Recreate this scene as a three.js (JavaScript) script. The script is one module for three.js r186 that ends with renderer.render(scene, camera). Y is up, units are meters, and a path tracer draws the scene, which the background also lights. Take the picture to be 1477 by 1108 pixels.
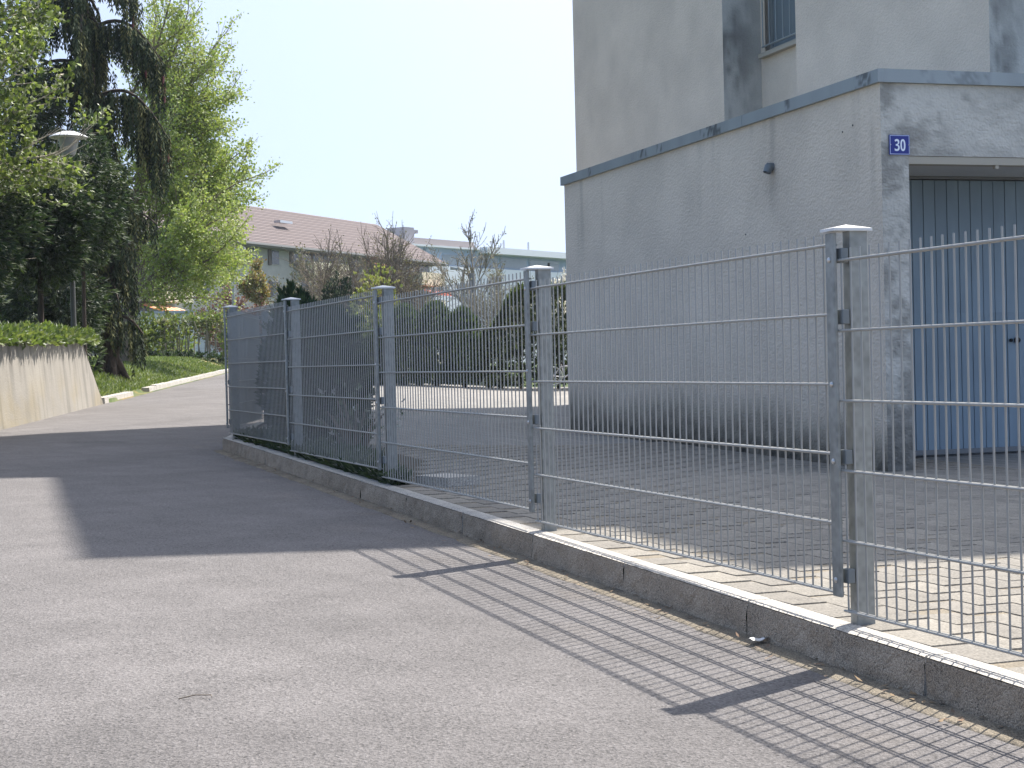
import * as THREE from 'three';
import { RoundedBoxGeometry } from 'three/addons/geometries/RoundedBoxGeometry.js';

// ------------------------------------------------------------------ camera, sky, sun, exposure
const scene = new THREE.Scene();
const EYE = 0.92;
const camera = new THREE.PerspectiveCamera(26.0, 1024 / 768, 0.05, 3000);
camera.rotation.order = 'YXZ';
camera.position.set(0, EYE, 0);
camera.rotation.set(THREE.MathUtils.degToRad(-0.764), 0, THREE.MathUtils.degToRad(-1.4));
scene.add(camera);

const rad = THREE.MathUtils.degToRad;
const SUN_AZ = rad(41), SUN_EL = rad(56);
const SUN = new THREE.Vector3(Math.sin(SUN_AZ) * Math.cos(SUN_EL), Math.sin(SUN_EL), -Math.cos(SUN_AZ) * Math.cos(SUN_EL));
{
  const W = 512, H = 256, d = new Float32Array(W * H * 4);
  for (let j = 0; j < H; j++) for (let i = 0; i < W; i++) {
    const phi = ((i + 0.5) / W - 0.5) * 2 * Math.PI, th = ((j + 0.5) / H - 0.5) * Math.PI;
    const y = Math.sin(th), c = Math.cos(th), x = c * Math.cos(phi), z = c * Math.sin(phi);
    const h = Math.pow(Math.max(y, 0), 0.42);
    const cs = Math.max(0, x * SUN.x + y * SUN.y + z * SUN.z);
    const g = 0.95 * Math.pow(cs, 2.4) + 0.2 * Math.pow(cs, 6) + 0.5 * Math.pow(cs, 24);
    const k = (j * W + i) * 4;
    d[k] = 0.47 + (0.008 - 0.47) * h + g * 1.04;
    d[k + 1] = 0.595 + (0.10 - 0.595) * h + g * 0.94;
    d[k + 2] = 0.82 + (0.28 - 0.82) * h + g * 0.82;
    d[k + 3] = 1;
  }
  const sky = new THREE.DataTexture(d, W, H, THREE.RGBAFormat, THREE.FloatType);
  sky.mapping = THREE.EquirectangularReflectionMapping;
  sky.magFilter = sky.minFilter = THREE.LinearFilter;
  sky.needsUpdate = true;
  scene.background = sky; scene.environment = sky;
}
const sun = new THREE.DirectionalLight(new THREE.Color(1, 0.94, 0.86), 5.0);
sun.position.copy(SUN).multiplyScalar(80);
sun.castShadow = true;
sun.shadow.mapSize.set(4096, 4096);
Object.assign(sun.shadow.camera, { left: -40, right: 40, top: 60, bottom: -40, near: 1, far: 220 });
scene.add(sun, sun.target);

const renderer = new THREE.WebGLRenderer({ antialias: true });
renderer.setSize(1024, 768);
renderer.toneMapping = THREE.LinearToneMapping;
renderer.toneMappingExposure = 1.85;
renderer.shadowMap.enabled = true;
scene.fog = new THREE.FogExp2(new THREE.Color(0.72, 0.8, 0.92), 0.00035);

// ------------------------------------------------------------------ helpers
function rng(seed) { let a = seed >>> 0; return () => { a = (a + 0x6D2B79F5) | 0; let t = Math.imul(a ^ (a >>> 15), 1 | a); t = (t + Math.imul(t ^ (t >>> 7), 61 | t)) ^ t; return ((t ^ (t >>> 14)) >>> 0) / 4294967296; }; }
const clamp = (x, a, b) => Math.min(b, Math.max(a, x));
const sstep = (a, b, x) => { const t = clamp((x - a) / (b - a), 0, 1); return t * t * (3 - 2 * t); };
const lerp = (a, b, t) => a + (b - a) * t;
function hash(x, y, s) { let h = Math.imul(x, 374761393) + Math.imul(y, 668265263) + Math.imul(s, 2147483647 ^ 0x5bd1e995); h = Math.imul(h ^ (h >>> 13), 1274126177); return ((h ^ (h >>> 16)) >>> 0) / 4294967296; }
function vnoise(x, y, s, per) {
  const xi = Math.floor(x), yi = Math.floor(y), fx = x - xi, fy = y - yi;
  const w = per ? (v) => ((v % per) + per) % per : (v) => v;
  const u = fx * fx * (3 - 2 * fx), v = fy * fy * (3 - 2 * fy);
  const a = hash(w(xi), w(yi), s), b = hash(w(xi + 1), w(yi), s), c = hash(w(xi), w(yi + 1), s), d = hash(w(xi + 1), w(yi + 1), s);
  return a + (b - a) * u + (c - a) * v + (a - b - c + d) * u * v;
}
function fbm(x, y, s, oct = 4, per = 0) { let t = 0, a = 0.5, n = 0; for (let i = 0; i < oct; i++) { t += a * vnoise(x, y, s + i * 17, per); n += a; x *= 2; y *= 2; per *= 2; a *= 0.5; } return t / n; }
function tex(size, metres, fn, srgb = false) {            // fn(u, v in 0..1) -> [r,g,b] 0..1 linear value or grey
  const d = new Uint8Array(size * size * 4);
  for (let j = 0; j < size; j++) for (let i = 0; i < size; i++) {
    const c = fn(i / size, j / size, i, j), k = (j * size + i) * 4;
    const put = (v) => clamp(Math.round(255 * (srgb ? Math.pow(clamp(v, 0, 1), 1 / 2.2) : v)), 0, 255);
    if (typeof c === 'number') { d[k] = d[k + 1] = d[k + 2] = put(c); } else { d[k] = put(c[0]); d[k + 1] = put(c[1]); d[k + 2] = put(c[2]); }
    d[k + 3] = 255;
  }
  const t = new THREE.DataTexture(d, size, size, THREE.RGBAFormat);
  t.wrapS = t.wrapT = THREE.RepeatWrapping; t.magFilter = THREE.LinearFilter; t.minFilter = THREE.LinearMipmapLinearFilter; t.generateMipmaps = true;
  if (srgb) t.colorSpace = THREE.SRGBColorSpace;
  t.repeat.set(1 / metres, 1 / metres); t.needsUpdate = true;
  return t;
}
const lin = (r, g, b) => new THREE.Color().setRGB(r, g, b);
function mat(r, g, b, rough = 0.9, more = {}) { return new THREE.MeshStandardMaterial({ color: lin(r, g, b), roughness: rough, metalness: 0, side: THREE.DoubleSide, ...more }); }

class MB {                                                 // collects faces for ONE mesh
  constructor() { this.p = []; this.n = []; this.t = []; this.c = []; this.i = []; this.hasC = false; }
  v(x, y, z, nx, ny, nz, u, w, c) { this.p.push(x, y, z); this.n.push(nx, ny, nz); this.t.push(u, w); if (c) { this.hasC = true; this.c.push(c[0], c[1], c[2]); } else this.c.push(1, 1, 1); return this.p.length / 3 - 1; }
  quad(a, b, c, d, col) {                                  // counter-clockwise seen from outside
    const e1 = [b[0] - a[0], b[1] - a[1], b[2] - a[2]], e2 = [d[0] - a[0], d[1] - a[1], d[2] - a[2]];
    let n = [e1[1] * e2[2] - e1[2] * e2[1], e1[2] * e2[0] - e1[0] * e2[2], e1[0] * e2[1] - e1[1] * e2[0]];
    const l = Math.hypot(...n) || 1; n = n.map((q) => q / l);
    const U = Math.hypot(...e1), V = Math.hypot(...e2);
    const o = (a[0] * 0.71 + a[2] * 0.7), k = this.v(...a, ...n, o, a[1], col);
    this.v(...b, ...n, o + U, a[1], col); this.v(...c, ...n, o + U, a[1] + V, col); this.v(...d, ...n, o, a[1] + V, col);
    this.i.push(k, k + 1, k + 2, k, k + 2, k + 3); return this;
  }
  tri(a, b, c, col) { const e1 = [b[0] - a[0], b[1] - a[1], b[2] - a[2]], e2 = [c[0] - a[0], c[1] - a[1], c[2] - a[2]];
    let n = [e1[1] * e2[2] - e1[2] * e2[1], e1[2] * e2[0] - e1[0] * e2[2], e1[0] * e2[1] - e1[1] * e2[0]]; const l = Math.hypot(...n) || 1; n = n.map((q) => q / l);
    const k = this.v(...a, ...n, a[0], a[1], col); this.v(...b, ...n, b[0], b[1], col); this.v(...c, ...n, c[0], c[1], col); this.i.push(k, k + 1, k + 2); return this; }
  box(x0, x1, y0, y1, z0, z1, col) {
    const A = [x0, y0, z0], B = [x1, y0, z0], C = [x1, y1, z0], D = [x0, y1, z0], E = [x0, y0, z1], F = [x1, y0, z1], G = [x1, y1, z1], H = [x0, y1, z1];
    this.quad(E, F, G, H, col).quad(B, A, D, C, col).quad(F, B, C, G, col).quad(A, E, H, D, col).quad(H, G, C, D, col).quad(A, B, F, E, col); return this;
  }
  grid(P, nu, nv, col, uv, flip = false) {                 // smooth sheet P(u,v) -> [x,y,z]
    const base = this.p.length / 3, e = 1e-3;
    for (let j = 0; j <= nv; j++) for (let i = 0; i <= nu; i++) {
      const u = i / nu, v = j / nv, a = P(u, v), b = P(Math.min(u + e, 1), v), b0 = P(Math.max(u - e, 0), v), c = P(u, Math.min(v + e, 1)), c0 = P(u, Math.max(v - e, 0));
      const e1 = [b[0] - b0[0], b[1] - b0[1], b[2] - b0[2]], e2 = [c[0] - c0[0], c[1] - c0[1], c[2] - c0[2]];
      let n = [e1[1] * e2[2] - e1[2] * e2[1], e1[2] * e2[0] - e1[0] * e2[2], e1[0] * e2[1] - e1[1] * e2[0]]; const l = (Math.hypot(...n) || 1) * (flip ? -1 : 1);
      const t = uv(u, v, a);
      this.v(...a, n[0] / l, n[1] / l, n[2] / l, t[0], t[1], col ? col(u, v, a) : null);
    }
    for (let j = 0; j < nv; j++) for (let i = 0; i < nu; i++) {
      const k = base + j * (nu + 1) + i, r = k + nu + 1;
      if (flip) this.i.push(k, r, k + 1, k + 1, r, r + 1); else this.i.push(k, k + 1, r, k + 1, r + 1, r);
    }
    return this;
  }
  tube(a, b, r0, r1, sides = 5, col) {
    let d = [b[0] - a[0], b[1] - a[1], b[2] - a[2]]; const L = Math.hypot(...d) || 1; d = d.map((q) => q / L);
    let s = Math.abs(d[1]) > 0.9 ? [1, 0, 0] : [0, 1, 0];
    let x = [d[1] * s[2] - d[2] * s[1], d[2] * s[0] - d[0] * s[2], d[0] * s[1] - d[1] * s[0]]; const xl = Math.hypot(...x); x = x.map((q) => q / xl);
    const y = [d[1] * x[2] - d[2] * x[1], d[2] * x[0] - d[0] * x[2], d[0] * x[1] - d[1] * x[0]];
    const k = this.p.length / 3;
    for (let i = 0; i <= sides; i++) {
      const t = (i / sides) * 2 * Math.PI, c = Math.cos(t), q = Math.sin(t), n = [x[0] * c + y[0] * q, x[1] * c + y[1] * q, x[2] * c + y[2] * q];
      this.v(a[0] + n[0] * r0, a[1] + n[1] * r0, a[2] + n[2] * r0, ...n, (i / sides) * 6.28 * r0, a[1] * 1, col);
      this.v(b[0] + n[0] * r1, b[1] + n[1] * r1, b[2] + n[2] * r1, ...n, (i / sides) * 6.28 * r0, a[1] + L, col);
    }
    for (let i = 0; i < sides; i++) { const q = k + 2 * i; this.i.push(q, q + 2, q + 1, q + 1, q + 2, q + 3); }
    return this;
  }
  path(pts, r0, r1, sides = 6, col) { for (let i = 0; i < pts.length - 1; i++) { const f0 = i / (pts.length - 1), f1 = (i + 1) / (pts.length - 1); this.tube(pts[i], pts[i + 1], lerp(r0, r1, f0), lerp(r0, r1, f1), sides, col); } return this; }
  disc(c, n, r, sides = 12) { const N = new THREE.Vector3(...n).normalize(), X = new THREE.Vector3(Math.abs(N.y) > 0.9 ? 1 : 0, Math.abs(N.y) > 0.9 ? 0 : 1, 0).cross(N).normalize(), Y = N.clone().cross(X);
    for (let i = 0; i < sides; i++) { const a = i / sides * 6.2832, b = (i + 1) / sides * 6.2832; const f = (t) => [c[0] + r * (X.x * Math.cos(t) + Y.x * Math.sin(t)), c[1] + r * (X.y * Math.cos(t) + Y.y * Math.sin(t)), c[2] + r * (X.z * Math.cos(t) + Y.z * Math.sin(t))]; this.tri(c, f(a), f(b)); } return this; }
  leaf(p, d, s, L, w, col) {                               // pointed leaf, slightly folded
    const n = [d[1] * s[2] - d[2] * s[1], d[2] * s[0] - d[0] * s[2], d[0] * s[1] - d[1] * s[0]];
    const f = w * 0.25, m = 0.45 * L, q = this.p.length / 3;
    const l = [p[0] + d[0] * m - s[0] * w + n[0] * f, p[1] + d[1] * m - s[1] * w + n[1] * f, p[2] + d[2] * m - s[2] * w + n[2] * f];
    const r = [p[0] + d[0] * m + s[0] * w + n[0] * f, p[1] + d[1] * m + s[1] * w + n[1] * f, p[2] + d[2] * m + s[2] * w + n[2] * f];
    this.v(p[0], p[1], p[2], ...n, 0, 0, col); this.v(...r, ...n, 1, 0.5, col); this.v(p[0] + d[0] * L, p[1] + d[1] * L, p[2] + d[2] * L, ...n, 0, 1, col); this.v(...l, ...n, 0, 0.5, col);
    this.i.push(q, q + 2, q + 1, q, q + 3, q + 2);
  }
  geo() {
    const g = new THREE.BufferGeometry();
    g.setAttribute('position', new THREE.BufferAttribute(new Float32Array(this.p), 3));
    g.setAttribute('normal', new THREE.BufferAttribute(new Float32Array(this.n), 3));
    g.setAttribute('uv', new THREE.BufferAttribute(new Float32Array(this.t), 2));
    if (this.hasC) g.setAttribute('color', new THREE.BufferAttribute(new Float32Array(this.c), 3));
    g.setIndex(new THREE.BufferAttribute(new Uint32Array(this.i), 1));
    return g;
  }
  build(name, m, parent, label) { return addMesh(name, this.geo(), m, parent, label); }
}
function addMesh(name, g, m, parent = scene, label) {
  const o = new THREE.Mesh(g, m); o.name = parent === scene ? numbered(name) : name; o.castShadow = o.receiveShadow = true; parent.add(o);
  if (label) o.userData.label = label; return o;
}
const used = {};
function numbered(n) { if (used[n] === undefined) { used[n] = 0; return n; } used[n]++; return n + '_' + String(used[n]).padStart(3, '0'); }
function thing(name, label, category, [x, y, z] = [0, 0, 0], turn = 0, group) {
  const o = new THREE.Group(); o.name = numbered(name); o.position.set(x, y, z); o.rotation.y = turn; o.userData = { label, category };
  if (group) o.userData.group = group; scene.add(o); return o;
}
function tag(o, label, category, group) { o.userData = { label, category }; if (group) o.userData.group = group; return o; }
function struct(o, label, category) { o.userData = { kind: 'structure', label, category }; return o; }
function copyOf(root, label, [x, y, z], turn = root.rotation.y, base = root.name) {
  const c = root.clone(); c.name = numbered(base.replace(/_\d+$/, '')); c.userData = { ...root.userData, label }; c.position.set(x, y, z); c.rotation.set(0, turn, 0); scene.add(c); return c;
}

// ------------------------------------------------------------------ textures and materials
const R0 = rng(7);
const N1 = (() => { const a = new Float32Array(1024 * 1024); const r = rng(11); for (let i = 0; i < a.length; i++) a[i] = r(); return (i, j) => a[((j & 1023) << 10) | (i & 1023)]; })();
const soft = (i, j) => (N1(i, j) * 2 + N1(i + 1, j) + N1(i - 1, j) + N1(i, j + 1) + N1(i, j - 1)) / 6;
const soft2 = (i, j) => (soft(i, j) + soft(i + 2, j) + soft(i - 2, j) + soft(i, j + 2) + soft(i, j - 2)) / 5;
// asphalt: pale and dark chips in a grey binder
const asphaltGrain = (i, j) => { const c = soft2(i, j), b = soft(i + 301, j + 77); return (c - 0.5) * 2.6 + (b - 0.5) * 1.0; };
const asphaltMap = tex(1024, 1.5, (u, v, i, j) => {
  const g = asphaltGrain(i, j), m = fbm(u * 9, v * 9, 3, 4, 9) - 0.5;
  let k = 0.62 + 0.72 * g + 0.2 * m; const chip = N1(i >> 1, (j >> 1) + 512) > 0.985 ? 0.35 : 0; k += chip;
  return [k, k * 0.965, k * 0.94];
}, true);
const asphaltBump = tex(1024, 1.5, (u, v, i, j) => 0.5 + 0.7 * asphaltGrain(i, j));
const M = {};
M.asphalt = mat(0.226, 0.219, 0.220, 0.92, { map: asphaltMap, bumpMap: asphaltBump, bumpScale: 0.006, vertexColors: true });
const stuccoH = (i, j, u, v) => { const a = fbm(u * 90, v * 130, 5, 3, 0), b = soft2(i, j); return 0.55 * a + 0.9 * (b - 0.5) + 0.25; };
const stuccoBump = tex(1024, 2.6, (u, v, i, j) => { const a = 0.4 * vnoise(u * 90, v * 160, 5, 0) + 0.6 * vnoise(u * 170, v * 260, 9, 0); return clamp(a * 0.7 + 1.3 * (soft2(i, j) - 0.5) + 0.15, 0, 1); });
const stuccoMap = tex(1024, 2.6, (u, v, i, j) => { const a = fbm(u * 6, v * 6, 21, 5, 6) - 0.5, k = 0.86 + 0.22 * a + 0.28 * (soft2(i, j) - 0.5); return [k, k, k * 0.99]; }, true);
M.stucco = mat(0.80, 0.71, 0.60, 0.95, { map: stuccoMap, bumpMap: stuccoBump, bumpScale: 0.007, vertexColors: true });
M.concrete = mat(0.36, 0.335, 0.295, 0.95, { map: stuccoMap, bumpMap: stuccoBump, bumpScale: 0.0025, vertexColors: true });
const graniteMap = tex(512, 0.5, (u, v, i, j) => { const k = 0.62 + 1.5 * (soft(i, j) - 0.5) + 0.6 * (soft2(i + 90, j) - 0.5) + 0.3 * (fbm(u * 5, v * 5, 31, 3, 5) - 0.5); return [k, k * 0.955, k * 0.89]; }, true);
const graniteBump = tex(512, 0.5, (u, v, i, j) => 0.5 + 0.9 * (soft2(i, j) - 0.5) + 0.8 * (fbm(u * 12, v * 12, 41, 3, 12) - 0.5));
M.granite = mat(0.56, 0.49, 0.41, 0.9, { map: graniteMap, bumpMap: graniteBump, bumpScale: 0.01 });
M.graniteB = mat(0.50, 0.435, 0.36, 0.9, { map: graniteMap, bumpMap: graniteBump, bumpScale: 0.01 });
M.graniteTop = mat(0.68, 0.67, 0.65, 0.85, { map: graniteMap, bumpMap: graniteBump, bumpScale: 0.004 });
const paverMap = tex(512, 1.3, (u, v, i, j) => { const k = 0.72 + 0.8 * (soft(i, j) - 0.5) + 0.35 * (fbm(u * 8, v * 8, 51, 4, 8) - 0.5); return [k, k * 0.96, k * 0.9]; }, true);
M.pavers = [0, 1, 2, 3].map((q) => mat(0.315 + 0.022 * (q - 1.5), 0.303 + 0.021 * (q - 1.5), 0.28 + 0.018 * (q - 1.5), 0.93, { map: paverMap, bumpMap: graniteBump, bumpScale: 0.004 }));
// paving beyond the built stones: same stone, thin dark joints, in metres along the fence grid
const PL = 0.25, PW = 0.125;
const jointMap = tex(1024, 2.0, (u, v, i, j) => {
  const s = u * 2.0, d = v * 2.0, row = Math.floor(d / PW), o = (row & 1) * PL / 2; const fd = (d / PW) % 1, fs = ((s + o) / PL) % 1, id = hash(Math.floor((s + o) / PL) % 8, row, 5);
  const jn = (Math.min(fd, 1 - fd) * PW < 0.0035 || Math.min(fs, 1 - fs) * PL < 0.0035) ? 0.35 : 1; const k = (0.7 + 0.14 * (id - 0.5) + 0.5 * (soft(i, j) - 0.5)) * jn; return [k, k * 0.96, k * 0.9];
}, true);
M.paving = mat(0.34, 0.338, 0.335, 0.93, { map: jointMap, vertexColors: true });
M.joint = mat(0.30, 0.27, 0.22, 1, { map: paverMap });
const galvMap = tex(512, 0.4, (u, v, i, j) => { const a = fbm(u * 7, v * 7, 61, 4, 7), b = vnoise(u * 28, v * 28, 71, 28); const k = 0.7 + 0.4 * (a - 0.5) + 0.2 * (b - 0.5); return [k, k * 1.0, k * 0.99]; }, true);
const galvRough = tex(256, 0.4, (u, v) => { const a = fbm(u * 6, v * 6, 81, 4, 6); return 0.42 + 0.35 * a; });
M.galv = mat(0.37, 0.385, 0.375, 0.9, { map: galvMap, roughnessMap: galvRough, metalness: 0.45 });
M.wire = mat(0.33, 0.33, 0.315, 0.4, { metalness: 0.2 });
M.bolt = mat(0.55, 0.55, 0.55, 0.3, { metalness: 0.9 });
M.clip = mat(0.16, 0.18, 0.19, 0.5, { metalness: 0.2 });
M.flash = mat(0.33, 0.36, 0.365, 0.45, { metalness: 0.35, vertexColors: true });
const doorMap = tex(256, 1.2, (u, v) => { const a = fbm(u * 10, v * 3, 91, 4, 0); const k = 0.85 + 0.3 * (a - 0.5); return k; }, true);
M.door = [0, 1, 2].map((q) => mat(0.25 + 0.01 * q, 0.33 + 0.012 * q, 0.40 + 0.012 * q, 0.45, { map: doorMap }));
M.beige = mat(0.42, 0.38, 0.31, 0.8);
M.dark = mat(0.02, 0.022, 0.025, 0.6);
M.soffit = mat(0.66, 0.65, 0.63, 0.95, { map: stuccoMap });
M.glass = mat(0.19, 0.23, 0.25, 0.08, { metalness: 0.0 });
M.rail = mat(0.33, 0.36, 0.36, 0.5, { metalness: 0.4 });
const grassMap = tex(512, 2.5, (u, v, i, j) => { const a = fbm(u * 6, v * 6, 101, 5, 6), b = soft(i, j); const k = 0.5 + 0.6 * (a - 0.5) + 0.5 * (b - 0.5), y = sstep(0.5, 0.75, a); return [k * lerp(0.6, 1, y), k * 0.95, k * 0.4]; }, true);
M.lawn = mat(0.30, 0.27, 0.20, 1, { map: grassMap, vertexColors: true });
M.soil = mat(0.09, 0.075, 0.055, 1, { map: paverMap });
M.terrain = mat(0.10, 0.13, 0.05, 1, { map: grassMap });
const barkMap = tex(256, 0.5, (u, v, i, j) => { const a = fbm(u * 14, v * 3, 111, 4, 0); return 0.5 + 0.9 * (a - 0.5); }, true);
const barkBump = tex(256, 0.5, (u, v) => fbm(u * 14, v * 3, 111, 4, 0));
const bark = (r, g, b) => mat(r, g, b, 0.95, { map: barkMap, bumpMap: barkBump, bumpScale: 0.02 });
M.barkDark = bark(0.12, 0.09, 0.07); M.barkGrey = bark(0.3, 0.27, 0.23); M.barkPale = mat(0.38, 0.34, 0.28, 0.9); M.twig = mat(0.17, 0.14, 0.11, 0.95); M.twigPale = mat(0.27, 0.245, 0.2, 0.95);
const leafMat = (tr) => new THREE.MeshPhysicalMaterial({ color: 0xffffff, vertexColors: true, roughness: 0.85, side: THREE.DoubleSide, transmission: tr, thickness: 0 });
M.leaf = leafMat(0.55); M.leafDark = leafMat(0.4); M.needle = mat(1, 1, 1, 0.9, { vertexColors: true }); M.petal = leafMat(0.35);

// ------------------------------------------------------------------ the lie of the land
const FA = rad(-19.4), UX = Math.sin(FA), UZ = -Math.cos(FA), NX = Math.cos(FA), NZ = Math.sin(FA);   // fence: u away from the camera, n to the right
const OX = 0.94, OZ = -4.75, PITCH = 2.55;
const TURN = Math.PI / 2 - FA;
const fs = (x, z) => (x - OX) * UX + (z - OZ) * UZ, fd = (x, z) => (x - OX) * NX + (z - OZ) * NZ;
const FP = (s, d) => [OX + UX * s + NX * d, OZ + UZ * s + NZ * d];
const [EX, EZ] = FP(PITCH * 4, 0);
const FX = -2.55, FZ = -16.9;
const lineX = (z) => (z > EZ ? OX + (z - OZ) * (UX / UZ) : z > FZ ? lerp(EX, FX, (z - EZ) / (FZ - EZ)) : FX);
const S = (x, z) => { const s = fs(x, z); return s < 46 ? s : 46 + (s - 46) * 0.2; };
const kerbTop = (s) => 0.145 + 0.0176 * s;
const roadL = (z) => -5.41 + (z + 17.6) * 0.0855;          // left edge of the road: foot of the wall, then the kerb of the lawn
function roadY(x, z) { const d = Math.max(0, (lineX(z) - x) * 0.943); return 0.03 + 0.0176 * S(x, z) + 0.025 * Math.min(d, 2); }
function plazaY(x, z) {
  const k = kerbTop(fs(x, z)) - 0.008, f = 0.14 + 0.0145 * Math.max(0, -z - 10.8), d = (x - lineX(z)) * 0.943;
  return lerp(k, f, sstep(0.1, 3.2, d));
}
const uvm = (u, v, a) => [a[0], a[2]];
struct(new MB().grid((u, v) => { const z = 60 - 1400 * Math.pow(v, 2.2), x = (u - 0.5) * 2200; return [x, -0.2 + 0.0176 * clamp(-z, -40, 58), z]; }, 2, 60, null, uvm).build('ground', M.terrain), 'wide grassy ground stretching behind the buildings to the horizon', 'ground');
const cz = (z0, z1, v) => z0 + (z1 - z0) * v;
struct(new MB().grid((u, v) => {
  const z = cz(4, -62, v), l = roadL(z) - 0.12, r = lineX(z) - 0.05, x = lerp(l, r, u); return [x, roadY(x, z), z];
}, 90, 640, (u, v, a) => {
  const m = fbm(a[0] * 0.9, a[2] * 0.9, 201, 4), tr = fbm(a[0] * 2.2 + a[2] * 0.7, a[2] * 0.22, 211, 3), f = fbm(a[0] * 3.4, a[2] * 3.4, 221, 3);
  const d = (lineX(a[2]) - a[0]) * 0.943, gut = 1 - sstep(0.15, 0.75, d);
  let k = 0.98 + 0.16 * (m - 0.5) + 0.24 * (tr - 0.5) + 0.14 * (f - 0.5); k *= 1 + 0.06 * gut;
  const st = sstep(0.66, 0.8, fbm(a[0] * 1.3 + 9, a[2] * 1.3, 231, 3)) * 0.16; k -= st;
  const sand = sstep(0.6, 0.85, fbm(a[0] * 5, a[2] * 5, 241, 3)) * gut;
  return [k * (1 + 0.1 * sand), k * (1 + 0.05 * sand), k * (1 - 0.03 * sand)];
}, uvm).build('road', M.asphalt), 'grey asphalt lane running uphill between wall and fence', 'road');
// gutter band of gritty mortar and sand along the kerb
const gritMap = tex(512, 0.8, (u, v, i, j) => { const k = 0.6 + 1.3 * (soft(i, j) - 0.5) + 0.5 * (fbm(u * 9, v * 9, 301, 4, 9) - 0.5); return [k, k * 0.93, k * 0.8]; }, true);
M.grit = mat(0.31, 0.285, 0.25, 1, { map: gritMap, bumpMap: graniteBump, bumpScale: 0.01 });
struct(new MB().grid((u, v) => { const s = lerp(-6, PITCH * 4 + 0.05, v), d = lerp(-0.145 - 0.02 * vnoise(s * 3, 0, 5) - 0.012 * vnoise(s * 19, 3, 5), -0.05, u), [x, z] = FP(s, d); return [x, roadY(x, z) - 0.004 + 0.012 * Math.pow(u, 0.5) + 0.003 * vnoise(s * 14, u * 2, 8), z]; }, 4, 220, null, uvm).build('gutter_strip', M.grit), 'narrow strip of sandy grit in the gutter below the kerb', 'gutter');
// plaza behind the fence
const pavRot = (u, v, a) => [fs(a[0], a[2]), fd(a[0], a[2])];
struct(new MB().grid((u, v) => { const z = cz(4, -31.2, v), l = lineX(z) + 0.03, x = lerp(l, 14, u * u); return [x, plazaY(x, z) - 0.012, z]; }, 60, 240, (u, v, a) => { const k = 1 + 0.3 * (fbm(a[0] * 0.8, a[2] * 0.8, 251, 4) - 0.5); return [k, k, k]; }, pavRot).build('paved_yard', M.paving), 'paved yard of small concrete stones behind the fence', 'paving');
{ // stones that can be told apart near the fence
  const yard = new THREE.Group(); yard.name = 'paving_stones'; struct(yard, 'rows of small beige paving stones just behind the wire fence', 'paving'); scene.add(yard);
  const shapes = [0, 1, 2].map((q) => { const g = new RoundedBoxGeometry(PL - 0.0035, 0.05, PW - 0.0035, 1, 0.002); const uv = g.attributes.uv, p = g.attributes.position; for (let i = 0; i < uv.count; i++) uv.setXY(i, p.getX(i) + q * 0.37, p.getZ(i) + q * 0.61); return g; });
  const r = rng(23), list = [];
  for (let row = 0; row < 34; row++) for (let c = -8; c < 36; c++) {
    const s = (c + (row & 1) * 0.5) * PL, d = 0.032 + (row + 0.5) * PW;
    if (s > 5.0 && d < lerp(0.2, 0.75, sstep(5, 7, s))) continue;
    const [x, z] = FP(s, d); if (x / -z > 0.34 || z > -2) continue;
    if (fd(x, z) > 4.1) continue;
    list.push([Math.hypot(x, z), s, d, x, z]);
  }
  list.sort((a, b) => a[0] - b[0]);
  const rest = new MB();
  list.forEach(([dist, s, d, x, z], i) => {
    const y = plazaY(x, z) - 0.019 + (r() - 0.5) * 0.002, yawn = (r() - 0.5) * 0.012;
    if (i < 300) {
      const m = new THREE.Mesh(shapes[i % 3], M.pavers[Math.floor(r() * 4)]); m.name = 'paving_stone'; m.castShadow = m.receiveShadow = true;
      m.position.set(x, y, z); m.rotation.set((r() - 0.5) * 0.008, TURN + yawn, (r() - 0.5) * 0.008); yard.add(m);
    } else {
      const hx = PL / 2 - 0.002, hz = PW / 2 - 0.002, t = y + 0.025, k = 0.9 + 0.2 * r(), c = (a, b, yy) => [x + UX * a + NX * b, yy, z + UZ * a + NZ * b], col = [k, k, k];
      rest.quad(c(-hx, hz, t), c(hx, hz, t), c(hx, -hz, t), c(-hx, -hz, t), col); rest.quad(c(-hx, hz, t - 0.03), c(-hx, hz, t), c(-hx, -hz, t), c(-hx, -hz, t - 0.03), col); rest.quad(c(hx, -hz, t - 0.03), c(-hx, -hz, t - 0.03), c(-hx, -hz, t), c(hx, -hz, t), col);
    }
  });
  const m2 = M.pavers[1].clone(); m2.vertexColors = true; const o = rest.build('paving_stone', m2, yard); o.userData.kind = 'stuff';
  const bed = new MB().grid((u, v) => { const s = lerp(-2.2, 9, v), d = lerp(0.03, 4.2, u), [x, z] = FP(s, d); return [x, plazaY(x, z) + 0.0038, z]; }, 40, 120, null, uvm).build('joint_sand', M.joint, yard);
}
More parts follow.
